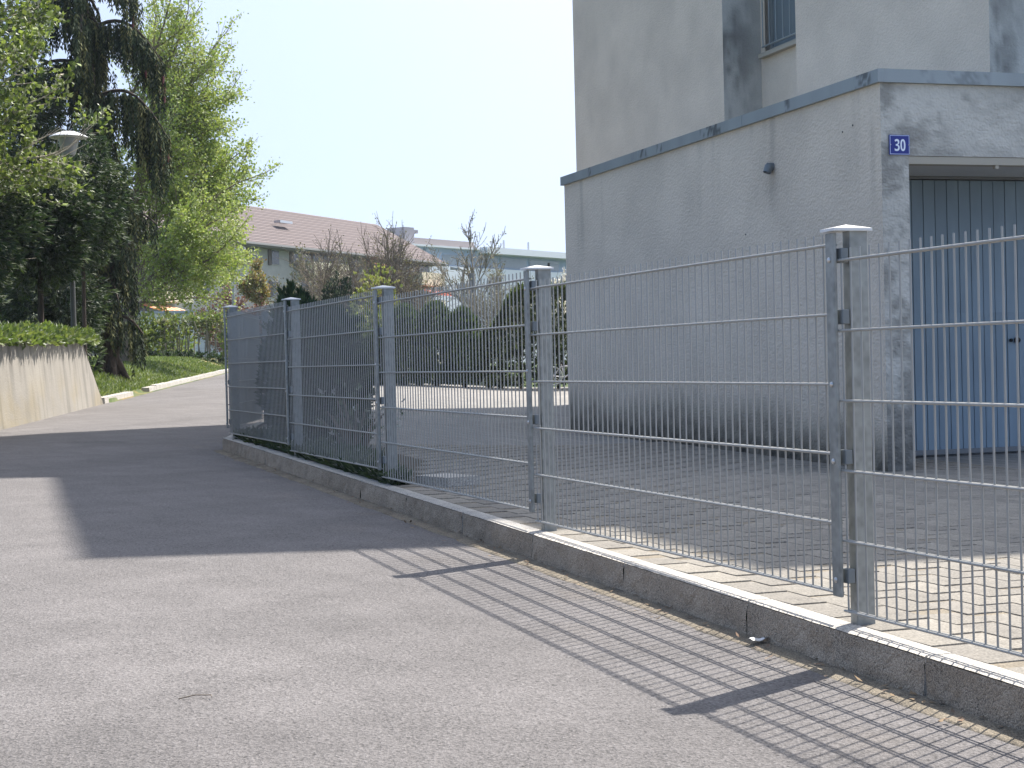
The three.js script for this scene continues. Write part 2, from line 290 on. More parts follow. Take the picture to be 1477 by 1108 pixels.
// kerb of granite blocks
{
  const kerb = new THREE.Group(); kerb.name = 'kerb'; struct(kerb, 'raised kerb of rough granite blocks carrying the wire fence', 'kerb'); scene.add(kerb);
  const r = rng(31);
  function block(p0, p1, nx, nz, y0, y1, name = 'kerb_stone') {  // p0,p1: [x,z] along the line; n points away from the road
    const L = Math.hypot(p1[0] - p0[0], p1[1] - p0[1]), g0 = 0.003 / L, g1 = 1 - 0.003 / L; const sd = Math.floor(r() * 60) / 7;
    const at = (u, d, y) => [lerp(p0[0], p1[0], u) + nx * d, y, lerp(p0[1], p1[1], u) + nz * d];
    const top = (u) => lerp(y0, y1, u);
    const mb = new MB(), nU = 40;
    mb.grid((u, v) => { const q = lerp(g0, g1, u), yy = lerp(top(q) - 0.30, top(q) - 0.006, v); const rough = (fbm(q * L * 14, yy * 14, Math.floor(sd * 7), 4) - 0.5) * 0.022 * (1 - sstep(0.9, 1, v)) + 0.005 * (1 - 2 * Math.abs(u - 0.5) > 0.03 ? 1 : 0); return at(q, -0.055 - 0.016 * (1 - v) - rough - (v > 0.96 ? -0.005 : 0), yy); }, nU, 14, null, (u, v, a) => [u * L + sd, a[1]], true);
    const o = mb.build(name, r() > 0.5 ? M.granite : M.graniteB, kerb);
    const tp = new MB();
    tp.grid((u, v) => { const q = lerp(g0, g1, u), e = (fbm(q * L * 22, 0, 9 + Math.floor(sd * 7), 3) - 0.5) * 0.007; return at(q, lerp(-0.053 + e, 0.027, v), top(q) - 0.004 * (v < 0.05 ? 1 : 0)); }, nU, 8, null, (u, v, a) => [u * L + sd, v * 0.08], true);
    tp.quad(at(g0, -0.07, top(0) - 0.3), at(g0, -0.052, top(0)), at(g0, 0.027, top(0)), at(g0, 0.027, top(0) - 0.3));
    tp.quad(at(g1, -0.07, top(1) - 0.3), at(g1, 0.027, top(1) - 0.3), at(g1, 0.027, top(1)), at(g1, -0.052, top(1)));
    tp.build('top_face', M.graniteTop, o);
  }
  for (let s = -3.42; s < 10.2; s += 0.98) { const e = Math.min(s + 0.98, 10.24); block(FP(s, 0), FP(e, 0), NX, NZ, kerbTop(s), kerbTop(e)); }
  const dx = FX - EX, dz = FZ - EZ, L = Math.hypot(dx, dz);
  for (let k = 0; k < 3; k++) block([EX + dx * (k / 3), EZ + dz * (k / 3)], [EX + dx * (k + 1) / 3, EZ + dz * (k + 1) / 3], -dz / L, dx / L, kerbTop(10.2 + k * 0.85), kerbTop(11.05 + k * 0.85));
}

// ------------------------------------------------------------------ garage and the tall house behind it
const GA = rad(17.6), GX = 2.43, GZ = -10.8, GTURN = Math.PI / 2 + GA;
const ax = -Math.sin(GA), az = -Math.cos(GA), bx = Math.cos(GA), bz = -Math.sin(GA);
const GP = (a, b) => [GX + ax * a + bx * b, GZ + az * a + bz * b];
const stain = (x, y, s) => fbm(x, y, s, 5);
{
  const BASE = 0.05, TOP = 2.67, W = 7.5, D = 6.15, LIN = 2.2, OPEN0 = 0.2, OPEN1 = 5.2;
  const g = thing('garage', 'grey rendered flat-roofed garage with blue door and number plate beside the yard', 'garage', [GX, 0, GZ], GTURN);
  // local x = along the side wall, local z = along the front
  const cw = [0.98, 0.955, 0.93], sideCol = (u, v, a) => {
    const hx = a[0], hy = a[1], foot = plazaY(...GP(a[0], 0));
    let k = 1 + 0.16 * (stain(hx * 0.7, hy * 0.7, 401) - 0.5);
    const moss = 1 - sstep(0.0, 0.22 + 0.26 * fbm(hx * 0.9, 3, 411, 2) + 0.24 * fbm(hx * 7, hy * 5, 413, 4), hy - foot); k *= 1 - 0.95 * Math.pow(moss, 0.75) * (0.75 + 0.5 * (fbm(hx * 16, hy * 16, 417, 3) - 0.3));
    const drip = sstep(0.6, 0.85, fbm(hx * 9, hy * 0.7, 421, 3)) * sstep(1.6, 2.6, hy); k *= 1 - 0.22 * drip;
    const pt = Math.exp(-((hx - 1.55) ** 2) / 0.05 - ((hy - 2.2) ** 2) / 0.05) * fbm(hx * 12, hy * 12, 431, 3); k *= 1 - 0.3 * pt;
    return [cw[0] * k, cw[1] * k * (1 + 0.03 * moss), cw[2] * k];
  };
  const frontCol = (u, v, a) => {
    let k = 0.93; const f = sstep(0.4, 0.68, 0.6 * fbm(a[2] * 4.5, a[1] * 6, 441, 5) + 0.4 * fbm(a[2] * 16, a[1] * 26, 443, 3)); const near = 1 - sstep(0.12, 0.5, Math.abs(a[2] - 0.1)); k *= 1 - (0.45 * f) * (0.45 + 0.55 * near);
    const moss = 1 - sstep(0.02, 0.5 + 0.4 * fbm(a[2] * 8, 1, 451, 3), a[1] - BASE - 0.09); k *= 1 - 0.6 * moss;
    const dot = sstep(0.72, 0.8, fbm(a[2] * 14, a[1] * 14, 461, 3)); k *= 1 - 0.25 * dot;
    return [0.85 * k, 0.92 * k, 0.99 * k];  // stains, plus the cool tint of sky-lit shade painted into the colour
  };
  new MB().grid((u, v) => [lerp(0, D, u), lerp(BASE, TOP, v), 0], 200, 90, sideCol, (u, v, a) => [a[0], a[1]], true)
    .box(0.002, D, BASE, TOP, 0.001, OPEN0, cw).grid((u, v) => [D, lerp(BASE, TOP, v), lerp(0, W, u)], 4, 4, null, (u, v, a) => [a[2], a[1]]).build('side_wall', M.stucco, g, 'plain side wall with a mossy foot');
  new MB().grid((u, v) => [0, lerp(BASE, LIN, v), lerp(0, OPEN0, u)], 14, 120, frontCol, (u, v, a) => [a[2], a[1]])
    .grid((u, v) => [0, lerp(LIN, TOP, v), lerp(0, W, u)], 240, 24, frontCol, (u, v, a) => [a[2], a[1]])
    .box(0.002, 0.26, LIN, TOP, OPEN0, OPEN1, cw).box(0, 1.3, BASE, TOP, OPEN1, W, cw).box(D - 0.2, D - 0.01, BASE, TOP, 0.2, W, cw).build('front_wall', M.stucco, g, 'front wall with sooty stains round the opening and a painted bluish shade tint');
  new MB().box(0.01, D - 0.01, TOP - 0.16, TOP - 0.002, 0.2, W - 0.01).build('roof_slab', M.soffit, g);
  new MB().box(0.26, 1.2, LIN + 0.0, LIN + 0.05, OPEN0, OPEN1).build('soffit', M.soffit, g);
  new MB().box(0.004, 0.10, LIN - 0.052, LIN - 0.003, OPEN0 + 0.002, OPEN1).box(0.01, 0.04, LIN - 0.075, LIN - 0.053, 0.86, 0.885).build('lintel_trim', M.beige, g);
  // metal edge of the roof
  const fcol = (u, v, a) => { const q = a[0] > 0.02 ? a[0] : a[2] + 20; const p = sstep(0.62, 0.7, fbm(q * 4.5, 1, 471, 2)) * sstep(0.45, 0.6, fbm(q * 26, a[1] * 20, 475, 2)); const k = 1 - (a[0] > 0.02 ? 0.6 : 0.25) * p - 0.22 * fbm(q * 6, 2, 477, 3); return [k, k, k]; };
  new MB().grid((u, v) => [lerp(-0.03, D + 0.03, u), lerp(TOP - 0.0, TOP + 0.085, v), -0.03], 300, 3, fcol, (u, v, a) => [a[0], a[1]], true).box(-0.028, D + 0.03, TOP, TOP + 0.083, -0.028, 0.12).build('roof_edge_side', M.flash, g);
  new MB().grid((u, v) => [-0.031, lerp(TOP - 0.0, TOP + 0.086, v), lerp(-0.031, W, u)], 300, 3, fcol, (u, v, a) => [a[2], a[1]]).box(-0.029, 0.12, TOP + 0.001, TOP + 0.084, 0.12, W).build('roof_edge_front', M.flash, g);
  for (const [s, n] of [[2.0, 0], [4.1, 1]]) new MB().box(s, s + 0.012, TOP - 0.001, TOP + 0.087, -0.033, -0.03).build('roof_edge_seam', M.flash, g);
  // door: a frame with upright boards
  const DX = 1.12, d = new MB().box(DX - 0.03, DX + 0.04, LIN - 0.02, LIN - 0.002, OPEN0, OPEN1).box(DX - 0.02, DX + 0.03, BASE + 0.115, BASE + 0.15, OPEN0, OPEN1).box(DX + 0.03, DX + 0.04, BASE + 0.1, LIN, OPEN0, OPEN1).build('garage_door', mat(0.2, 0.205, 0.21, 0.7), g);
  const r = rng(41);
  for (let z = OPEN0 + 0.005, i = 0; z < OPEN1 - 0.05; z += 0.0985, i++) { new MB().box(DX + 0.002 * r(), DX + 0.028, BASE + 0.15, LIN - 0.028, z, z + 0.0925).build('door_board', M.door[Math.floor(r() * 3)], d); }
  for (const [zz, rr] of [[1.70, 0.013], [1.752, 0.022]]) { const k = new THREE.SphereGeometry(rr, 14, 10); k.scale(1.4, 1, 1); const o = addMesh('door_knob', k, M.dark, d); o.position.set(DX - 0.018, 0.99, zz); }
  // vent stub and its cap
  const vs = new MB(); vs.tube([1.55, 2.31, 0.02], [1.55, 2.31, -0.045], 0.03, 0.03, 12).tube([1.55, 2.315, -0.03], [1.55, 2.265, -0.05], 0.034, 0.03, 12).disc([1.55, 2.31, -0.045], [0, 0, -1], 0.03).disc([1.55, 2.265, -0.05], [0, -1, 0], 0.03).build('vent_pipe', M.clip, g);
  for (const [a, y] of [[0.50, 2.42], [0.36, 2.445], [2.03, 1.85]]) new MB().tube([a, y, 0.01], [a, y, -0.004], 0.008, 0.006, 8).disc([a, y, -0.004], [0, 0, -1], 0.006, 8).build('wall_plug', M.dark, g);
  // concrete foot in front of the door
  struct(new MB().box(-0.6, 1.12, BASE, 0.131, 0.21, OPEN1).build('garage_apron', M.concrete, g)); g.children[g.children.length - 1].userData = {};
}
{ // enamel number plate
  const p = thing('house_number_plate', 'blue enamel plate with white number 30 on the garage front', 'number plate', [GX + bx * 0.128, 2.268, GZ + bz * 0.128], GTURN);
  const c = document.createElement('canvas'); c.width = 320; c.height = 284; const q = c.getContext('2d');
  q.fillStyle = '#16247f'; q.fillRect(0, 0, 320, 284); q.strokeStyle = '#c9d2ee'; q.lineWidth = 8; q.strokeRect(9, 9, 302, 266);
  q.fillStyle = '#e8ecf6'; q.font = 'bold 236px sans-serif'; q.textAlign = 'center'; q.textBaseline = 'middle'; q.save(); q.translate(166, 148); q.scale(0.7, 1); q.fillText('30', 0, 0); q.restore();
  const t = new THREE.CanvasTexture(c); t.colorSpace = THREE.SRGBColorSpace;
  const geo = new THREE.PlaneGeometry(0.148, 0.128); geo.rotateY(-Math.PI / 2); geo.translate(-0.0135, 0, 0);
  const b = new RoundedBoxGeometry(0.012, 0.13, 0.15, 2, 0.004); b.translate(-0.007, 0, 0); addMesh('plate', b, mat(0.02, 0.03, 0.2, 0.35), p);
  addMesh('printed_face', geo, new THREE.MeshStandardMaterial({ map: t, roughness: 0.3 }), p);
  for (const z of [-0.067, 0.067]) { const s = new THREE.SphereGeometry(0.004, 8, 6); const o = addMesh('screw', s, M.bolt, p); o.position.set(-0.0145, 0, z); }
}
{ // tall house, stepped plan
  const h = thing('apartment_tower', 'tall grey rendered apartment house with stepped bays rising behind the garage', 'building', [GX, 0, GZ], GTURN);
  const HD = 13.35, HA = 15.1, b0 = 2.39;
  const colS = (u, v, a) => { let k = 1 + 0.12 * (stain(a[0] * 0.5, a[1] * 0.5, 501) - 0.5); return [0.99 * k, 0.965 * k, 0.945 * k]; };
  const colF = (sd) => (u, v, a) => { const f = sstep(0.38, 0.66, 0.6 * fbm(a[2] * 3.2 + sd, a[1] * 1.6, 511 + sd, 5) + 0.4 * fbm(a[2] * 11, a[1] * 8, 517 + sd, 3)), e = 1 - sstep(0.05, 0.55, a[2] - b0); let k = 0.93 * (1 - 0.55 * f * (0.3 + 0.75 * e)); return [0.84 * k, 0.92 * k, 1.0 * k]; };  // bluish cast of sky-lit shade mixed into the stained front colour
  const side = (mb, a0, a1, y0, y1, b) => mb.grid((u, v) => [lerp(a0, a1, u), lerp(y0, y1, v), b], 80, 120, colS, (u, v, a) => [a[0], a[1]], true);
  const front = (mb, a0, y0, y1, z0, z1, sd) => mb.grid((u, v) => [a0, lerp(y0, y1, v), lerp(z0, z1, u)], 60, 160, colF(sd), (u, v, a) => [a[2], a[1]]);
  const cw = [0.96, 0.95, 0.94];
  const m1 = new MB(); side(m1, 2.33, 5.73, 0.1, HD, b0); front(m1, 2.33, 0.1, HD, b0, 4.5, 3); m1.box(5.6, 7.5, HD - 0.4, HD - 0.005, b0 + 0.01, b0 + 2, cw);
  m1.box(2.332, 5.73, 0.1, HD - 0.01, b0 + 0.002, 4.6, cw).box(5.5, 7.6, 0.1, HD - 0.01, b0 + 0.62, 9, cw).box(1.87, 7, 2.9, HD - 0.003, 4.25, 5.1, cw).box(0.4, 7.1, 2.9, HD, 4.6, 9.5, cw).build('near_bay', M.stucco, h);
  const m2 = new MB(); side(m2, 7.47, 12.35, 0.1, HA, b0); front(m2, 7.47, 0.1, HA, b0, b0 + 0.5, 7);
  m2.box(7.472, 12.35, 0.1, HA - 0.01, b0 + 0.002, 9.5, cw).build('far_bay', M.stucco, h, 'taller bay at the back left');
  // recess with the stair window
  const bc = b0 + 0.47, wy0 = 4.30, wy1 = 5.9, wa0 = 5.85, wa1 = 7.36;
  const m3 = new MB(); side(m3, 5.73, 7.47, 0.1, wy0, bc); side(m3, wa1, 7.47, wy0, wy1, bc); side(m3, 5.73, wa0, wy0, wy1, bc); side(m3, 5.73, 7.47, wy1, HD, bc); m3.build('recess_wall', M.stucco, h);
  for (const [nm, dy] of [['window', 0], ['window', 2.85], ['window', 5.7]]) {
    const y0 = wy0 + dy, y1 = wy1 + dy;
    if (dy) continue;
    const f = new MB().box(wa0, wa1, y0, y0 + 0.06, bc + 0.06, bc + 0.12).box(wa0, wa1, y1 - 0.06, y1, bc + 0.06, bc + 0.12).box(wa0, wa0 + 0.06, y0 + 0.06, y1 - 0.06, bc + 0.06, bc + 0.12).box(wa1 - 0.06, wa1, y0 + 0.06, y1 - 0.06, bc + 0.06, bc + 0.12).box((wa0 + wa1) / 2 - 0.04, (wa0 + wa1) / 2 + 0.04, y0 + 0.06, y1 - 0.06, bc + 0.06, bc + 0.12).build(nm, M.rail, h);
    new MB().box(wa0 + 0.06, wa1 - 0.06, y0 + 0.06, y1 - 0.06, bc + 0.085, bc + 0.095).build('pane', M.glass, f);
    new MB().box(wa0 - 0.05, wa1 + 0.05, y0 - 0.05, y0, bc - 0.07, bc + 0.12).build('sill', M.beige, f);
    const rl = new MB(); for (const yy of [0.07, 0.95]) rl.tube([wa0, y0 + yy, bc - 0.04], [wa1, y0 + yy, bc - 0.04], 0.011, 0.011, 6); for (let q = 0; q <= 9; q++) { const a = lerp(wa0 + 0.02, wa1 - 0.02, q / 9); rl.tube([a, y0 + 0.07, bc - 0.04], [a, y0 + 0.95, bc - 0.04], 0.007, 0.007, 5); } rl.build('railing', M.rail, f);
  }
}

// ------------------------------------------------------------------ fence
const RAILS = [0, 0.2, 0.4, 0.6, 0.8, 1.0];
const railY = (k) => EYE - 0.687 + 0.044 * k;
const fence = thing('wire_fence', 'galvanised twin-wire fence with square posts standing on the granite kerb', 'fence');
function place(o, [x, y, z], turn) { o.position.set(x, y, z); o.rotation.set(0, turn, 0); fence.add(o); return o; }
const gh = new THREE.CylinderGeometry(0.004, 0.004, PITCH - 0.03, 8); gh.rotateZ(Math.PI / 2);
const gv = new THREE.CylinderGeometry(0.003, 0.003, 1.037, 7);
function makePanel() {
  const p = new THREE.Group(); p.name = 'fence_panel';
  for (const y of RAILS) for (const d of [-0.007, 0.007]) { const o = addMesh('horizontal_wire', gh, M.wire, p); o.position.set(PITCH / 2, y, d); }
  for (let i = 0; i <= 50; i++) { const o = addMesh('vertical_wire', gv, M.wire, p); o.position.set(0.025 + i * 0.05, 0.5145, 0); }
  return p;
}
function makeFarPanel() {                                  // hidden or edge-on panels: wires joined
  const mb = new MB();
  for (const y of RAILS) for (const d of [-0.007, 0.007]) mb.tube([0.015, y, d], [PITCH - 0.015, y, d], 0.004, 0.004, 6);
  for (let i = 0; i <= 50; i++) mb.tube([0.025 + i * 0.05, -0.004, 0], [0.025 + i * 0.05, 1.033, 0], 0.003, 0.003, 6);
  const o = mb.build('fence_panel', M.wire, fence); o.userData.kind = 'stuff'; return o;
}
function makePost() {
  const p = new THREE.Group(); p.name = 'fence_post';
  const H = 1.13, b = new RoundedBoxGeometry(0.04, H + 0.1, 0.06, 2, 0.004); { const uv = b.attributes.uv, q = b.attributes.position; for (let i = 0; i < uv.count; i++) uv.setXY(i, q.getX(i) + q.getZ(i), q.getY(i)); }
  const tube = addMesh('tube', b, M.galv, p); tube.position.set(0, H / 2 - 0.05, 0.055);
  const fb = new RoundedBoxGeometry(0.045, 1.04, 0.012, 2, 0.003); { const uv = fb.attributes.uv, q = fb.attributes.position; for (let i = 0; i < uv.count; i++) uv.setXY(i, q.getX(i) + q.getZ(i) + 0.2, q.getY(i)); }
  const bar = addMesh('cover_strip', fb, M.galv, p); bar.position.set(0.012, 0.60, -0.017);
  const cap = new MB(), x0 = -0.034, x1 = 0.046, z0 = -0.032, z1 = 0.092, y0 = H - 0.006, y1 = H + 0.002, yt = H + 0.014, xm = (x0 + x1) / 2, zm = (z0 + z1) / 2;
  cap.quad([x0, y0, z1], [x1, y0, z1], [x1, y1, z1], [x0, y1, z1]).quad([x1, y0, z0], [x0, y0, z0], [x0, y1, z0], [x1, y1, z0]).quad([x1, y0, z1], [x1, y0, z0], [x1, y1, z0], [x1, y1, z1]).quad([x0, y0, z0], [x0, y0, z1], [x0, y1, z1], [x0, y1, z0]).quad([x0, y0, z0], [x1, y0, z0], [x1, y0, z1], [x0, y0, z1]);
  cap.tri([x0, y1, z1], [x1, y1, z1], [xm, yt, zm]).tri([x1, y1, z0], [x0, y1, z0], [xm, yt, zm]).tri([x1, y1, z1], [x1, y1, z0], [xm, yt, zm]).tri([x0, y1, z0], [x0, y1, z1], [xm, yt, zm]).build('cap', M.cap, p);
  const cg = new RoundedBoxGeometry(0.036, 0.042, 0.024, 1, 0.003), bg = new THREE.SphereGeometry(0.0085, 10, 6); bg.scale(1, 1, 0.6);
  for (const y of [0.14, 0.48, 0.70, 0.88, 1.055]) { if (y !== 0.70) { const c = addMesh('spacer_clip', cg, M.clip, p); c.position.set(-0.004, y, 0.008); } if (y !== 0.88) { const o = addMesh('bolt', bg, M.bolt, p); o.position.set(0.012, y - 0.012, -0.024); } }
  return p;
}
M.cap = mat(0.62, 0.62, 0.62, 0.45, { metalness: 0.3 });
{
  const panel0 = makePanel(), post0 = makePost();
  for (const k of [-1, 0, 1, 2, 3]) { const [x, z] = FP(k * PITCH + 0.01, 0); place(k < 0 ? panel0 : panel0.clone(), [x, railY(k) - (k === -1 ? 0.003 : 0), z], TURN); }
  for (const k of [0, 1, 2, 3, 4]) { const [x, z] = FP(k * PITCH, 0); place(k === 0 ? post0 : post0.clone(), [x, kerbTop(k * PITCH), z], TURN); }
  const t = Math.PI / 2 - Math.atan2(FX - EX, -(FZ - EZ)); place(makeFarPanel(), [EX, railY(4), EZ], t);
  place(post0.clone(), [FX, kerbTop(12.75), FZ], t);
  place(makeFarPanel(), [FX, railY(5), FZ], Math.PI / 2 - rad(8));
}

// ------------------------------------------------------------------ left side: wall, bank, lawn
const WZ1 = -24.5, wallTop = (z) => lerp(1.29, 1.385, (-z - 17.6) / 6.7);
{
  const w = thing('retaining_wall', 'long stained concrete retaining wall with ivy on top beside the lane', 'wall');
  const col = (u, v, a) => {
    const z = a[2], t = v; let k = 1 + 0.18 * (fbm(z * 0.8, a[1] * 2, 601, 4) - 0.5);
    const drip = sstep(0.52, 0.8, fbm(z * 7, a[1] * 0.8, 611, 4)) * sstep(0.1, 0.9, t); k *= 1 - 0.38 * drip; k *= 1 - 0.22 * sstep(0.5, 0.75, fbm(z * 0.9, a[1] * 1.6, 617, 4)); k *= 1 - 0.25 * sstep(0.55, 0.8, fbm(z * 11, a[1] * 0.25, 615, 3));
    const joint = Math.abs(((z * 0.9) % 1 + 1) % 1 - 0.5) < 0.012 ? 0.85 : 1; k *= joint;
    const och = sstep(0.48, 0.75, fbm(z * 1.7, a[1] * 2.2, 621, 4)) * (1 - sstep(0.2, 0.75, t));
    return [k, k * (1 - 0.06 * och), k * (1 - 0.22 * och)];
  };
  const face = (z) => roadL(z), foot = (z) => roadY(roadL(z), z) - 0.08;
  const batter = 0.09;
  // slanted end: the top ends short of the foot
  const zz = (u, v) => lerp(6, lerp(WZ1, WZ1 + 1.35, v), u);
  new MB().grid((u, v) => { const z = zz(u, v), y = lerp(foot(z), wallTop(z), v); return [face(z) - batter * v + 0.008 * (fbm(z * 3, y * 3, 631, 3) - 0.5), y, z]; }, 900, 40, col, (u, v, a) => [a[2], a[1]], false)
    .grid((u, v) => { const z = zz(u, 1); return [face(z) - batter - 0.3 * v, wallTop(z), z]; }, 200, 2, null, uvm, false)
    .grid((u, v) => { const z = zz(1, v), y = lerp(foot(WZ1), wallTop(WZ1), v); return [face(z) - batter * v - 0.3 * u, y, z]; }, 6, 20, (u, v, a) => [0.9, 0.9, 0.88], (u, v, a) => [a[0], a[1]], true)
    .build('wall_face', M.concrete, w);
}
function lawnY(x, z) { const d = Math.max(0, roadL(z) - x), r = 0.0176 * S(roadL(z), z) + 0.08; return r + 0.06 + 0.30 * sstep(0, 1.3, d) + 0.05 * Math.max(0, d - 0.9) * Math.min(1, 4 / (d + 0.1)); }
function bankY(x, z) { const up = wallTop(z) - 0.03 + 0.06 * fbm(x, z, 3, 2), k = sstep(WZ1 + 0.3, WZ1 + 1.5, z); return lerp(lawnY(x, z), up, k); }
struct(new MB().grid((u, v) => { const z = cz(6, -62, v), k = sstep(WZ1 - 0.6, WZ1 + 0.3, z), r = roadL(z) + lerp(0.04, -0.32, k), x = r - 34 * u * u; return [x, u < 0.001 ? roadY(x, z) - 0.12 : bankY(x, z) - (roadL(z) - x < 0.16 && z < WZ1 - 1 ? 0.05 : 0), z]; }, 60, 340, (u, v, a) => {
  const m = fbm(a[0] * 0.7, a[2] * 0.5, 651, 4), bare = sstep(0.5, 0.68, m) * (1 - sstep(0.4, 2.2, roadL(a[2]) - a[0])); const k = 0.9 + 0.5 * (m - 0.5); return [k * (1 + 0.35 * bare), k * (1 + 0.05 * bare), k * (1 + 0.25 * bare)];
}, uvm, false).build('lawn', M.lawn), 'sloping lawn and planted bank left of the lane', 'lawn');
{ // pale kerb along the lawn
  const kerb = new THREE.Group(); kerb.name = 'lawn_kerb'; struct(kerb, 'low pale stone kerb between the far lane and the lawn', 'kerb'); scene.add(kerb); const r = rng(61);
  for (let z = WZ1 - 0.05; z > -56; z -= 1) {
    if (z < -26.6 && z > -29.2) continue; const z1 = z - 0.985, h = 0.10 - 0.02 * r(), x0 = roadL(z), x1 = roadL(z1), y = roadY(x0, z);
    const mb = new MB(); const c = (x, zz, yy) => [x, yy, zz];
    mb.quad(c(x0, z, y - 0.1), c(x1, z1, y - 0.08), c(x1 - 0.015, z1, y + h + 0.017), c(x0 - 0.015, z, y + h)).quad(c(x0 - 0.015, z, y + h), c(x1 - 0.015, z1, y + h + 0.017), c(x1 - 0.15, z1, y + h + 0.017), c(x0 - 0.15, z, y + h)).quad(c(x0 - 0.15, z, y - 0.1), c(x0, z, y - 0.1), c(x0 - 0.015, z, y + h), c(x0 - 0.15, z, y + h)).build('kerb_stone', M.graniteTop, kerb);
  }
}
// ------------------------------------------------------------------ plants: generators
const V = (x, y, z) => [x, y, z];
function unit(r) { const t = r() * 6.2832, y = r() * 2 - 1, c = Math.sqrt(1 - y * y); return [c * Math.cos(t), y, c * Math.sin(t)]; }
const nrm = (a) => { const l = Math.hypot(...a) || 1; return [a[0] / l, a[1] / l, a[2] / l]; };
const crs = (a, b) => [a[1] * b[2] - a[2] * b[1], a[2] * b[0] - a[0] * b[2], a[0] * b[1] - a[1] * b[0]];
const add = (a, b, k = 1) => [a[0] + b[0] * k, a[1] + b[1] * k, a[2] + b[2] * k];
function grow(mb, p, dir, len, r, lvl, o, tips, R) {
  const n = o.seg[lvl], step = len / n; let q = p, d = dir;
  for (let i = 0; i < n; i++) {
    d = nrm(add(add(d, unit(R), o.wob[lvl]), [0, 1, 0], o.trop[lvl]));
    const e = add(q, d, step), ra = r * lerp(1, o.taper, i / n), rb = r * lerp(1, o.taper, (i + 1) / n);
    mb.tube(q, e, Math.max(ra, o.rmin ?? 0), Math.max(rb, o.rmin ?? 0), lvl === 0 ? 8 : lvl === 1 ? 5 : 3);
    if (lvl < o.seg.length - 1 && (i + 1) / n >= o.from[lvl]) {
      const kids = Math.floor(o.kids[lvl]) + (R() < o.kids[lvl] % 1 ? 1 : 0);
      for (let k = 0; k < kids; k++) {
        const side = nrm(crs(d, unit(R))), a = o.ang[lvl] * (0.75 + 0.5 * R()), cd = nrm(add([d[0] * Math.cos(a), d[1] * Math.cos(a), d[2] * Math.cos(a)], side, Math.sin(a)));
        const f = 1 - 0.55 * (i + 1) / n; grow(mb, add(q, d, step * R()), cd, len * o.ratio[lvl] * (0.7 + 0.5 * R()) * f * 1.4, rb * (o.thin ?? 0.5), lvl + 1, o, tips, R);
      }
    }
    if (lvl >= o.seg.length - 1 || (o.tipFrom !== undefined && lvl >= o.tipFrom)) tips.push([e, d]);
    q = e;
  }
  if (lvl < o.seg.length - 1) grow(mb, q, d, len * o.ratio[lvl] * 0.8, r * o.taper * 0.8, lvl + 1, o, tips, R);
}
function leafCloud(mb, tips, R, per, rad0, L, wr, pal, up = 0.2, hang = 0) {
  for (const [p, d] of tips) {
    const nn = Math.floor(per) + (R() < per % 1 ? 1 : 0);
    for (let k = 0; k < nn; k++) {
      const o = unit(R), q = add(p, o, rad0 * Math.pow(R(), 0.6)), dd = nrm(add(add(unit(R), d, 0.5), [0, 1, 0], up - hang)), s = nrm(crs(dd, unit(R))), l = L * (0.65 + 0.7 * R());
      const c = pal[Math.floor(R() * pal.length)], b = 0.8 + 0.4 * R();
      mb.leaf(q, dd, s, l, l * wr, [c[0] * b, c[1] * b, c[2] * b]);
    }
  }
}
// leafy mass of an ellipsoid-like shape made of small sprays, no core
function sprayMass(mb, R, n, inside, L, w, pal, dirFn, per = 7) {
  for (let k = 0; k < n; k++) {
    const p = inside(R); if (!p) continue; const d0 = dirFn(p, R), c = pal[Math.floor(R() * pal.length)], b = 0.75 + 0.5 * R();
    for (let i = 0; i < per; i++) { const dd = nrm(add(d0, unit(R), 0.45)), s = nrm(crs(dd, unit(R))), q = add(p, dd, L * 0.5 * R()); mb.leaf(q, dd, s, L * (0.6 + 0.6 * R()), w, [c[0] * b, c[1] * b, c[2] * b]); }
  }
}
const shell = (cx, cy, cz_, rx, ry, rz, pw = 0.28, lump = 0.25, sd = 1) => (R) => { const u = unit(R), t = Math.pow(R(), pw), l = 1 + lump * (fbm(u[0] * 3 + sd * 7, u[1] * 3 + u[2] * 2.3, sd, 3) - 0.5) * 2; return [cx + u[0] * rx * t * l, cy + u[1] * ry * t * l, cz_ + u[2] * rz * t * l]; };
const GREEN = [[0.115, 0.165, 0.025], [0.16, 0.215, 0.035], [0.2, 0.25, 0.045], [0.085, 0.125, 0.02]];
const LIME = [[0.29, 0.38, 0.065], [0.35, 0.43, 0.09], [0.24, 0.335, 0.06], [0.39, 0.45, 0.12]];
const DARKG = [[0.028, 0.05, 0.02], [0.04, 0.068, 0.023], [0.022, 0.04, 0.02], [0.05, 0.08, 0.026]];
const FERN = [[0.036, 0.068, 0.018], [0.05, 0.088, 0.023], [0.024, 0.048, 0.014], [0.07, 0.108, 0.025]];
const IVY = [[0.13, 0.195, 0.03], [0.17, 0.235, 0.04], [0.21, 0.26, 0.05], [0.09, 0.14, 0.025]];

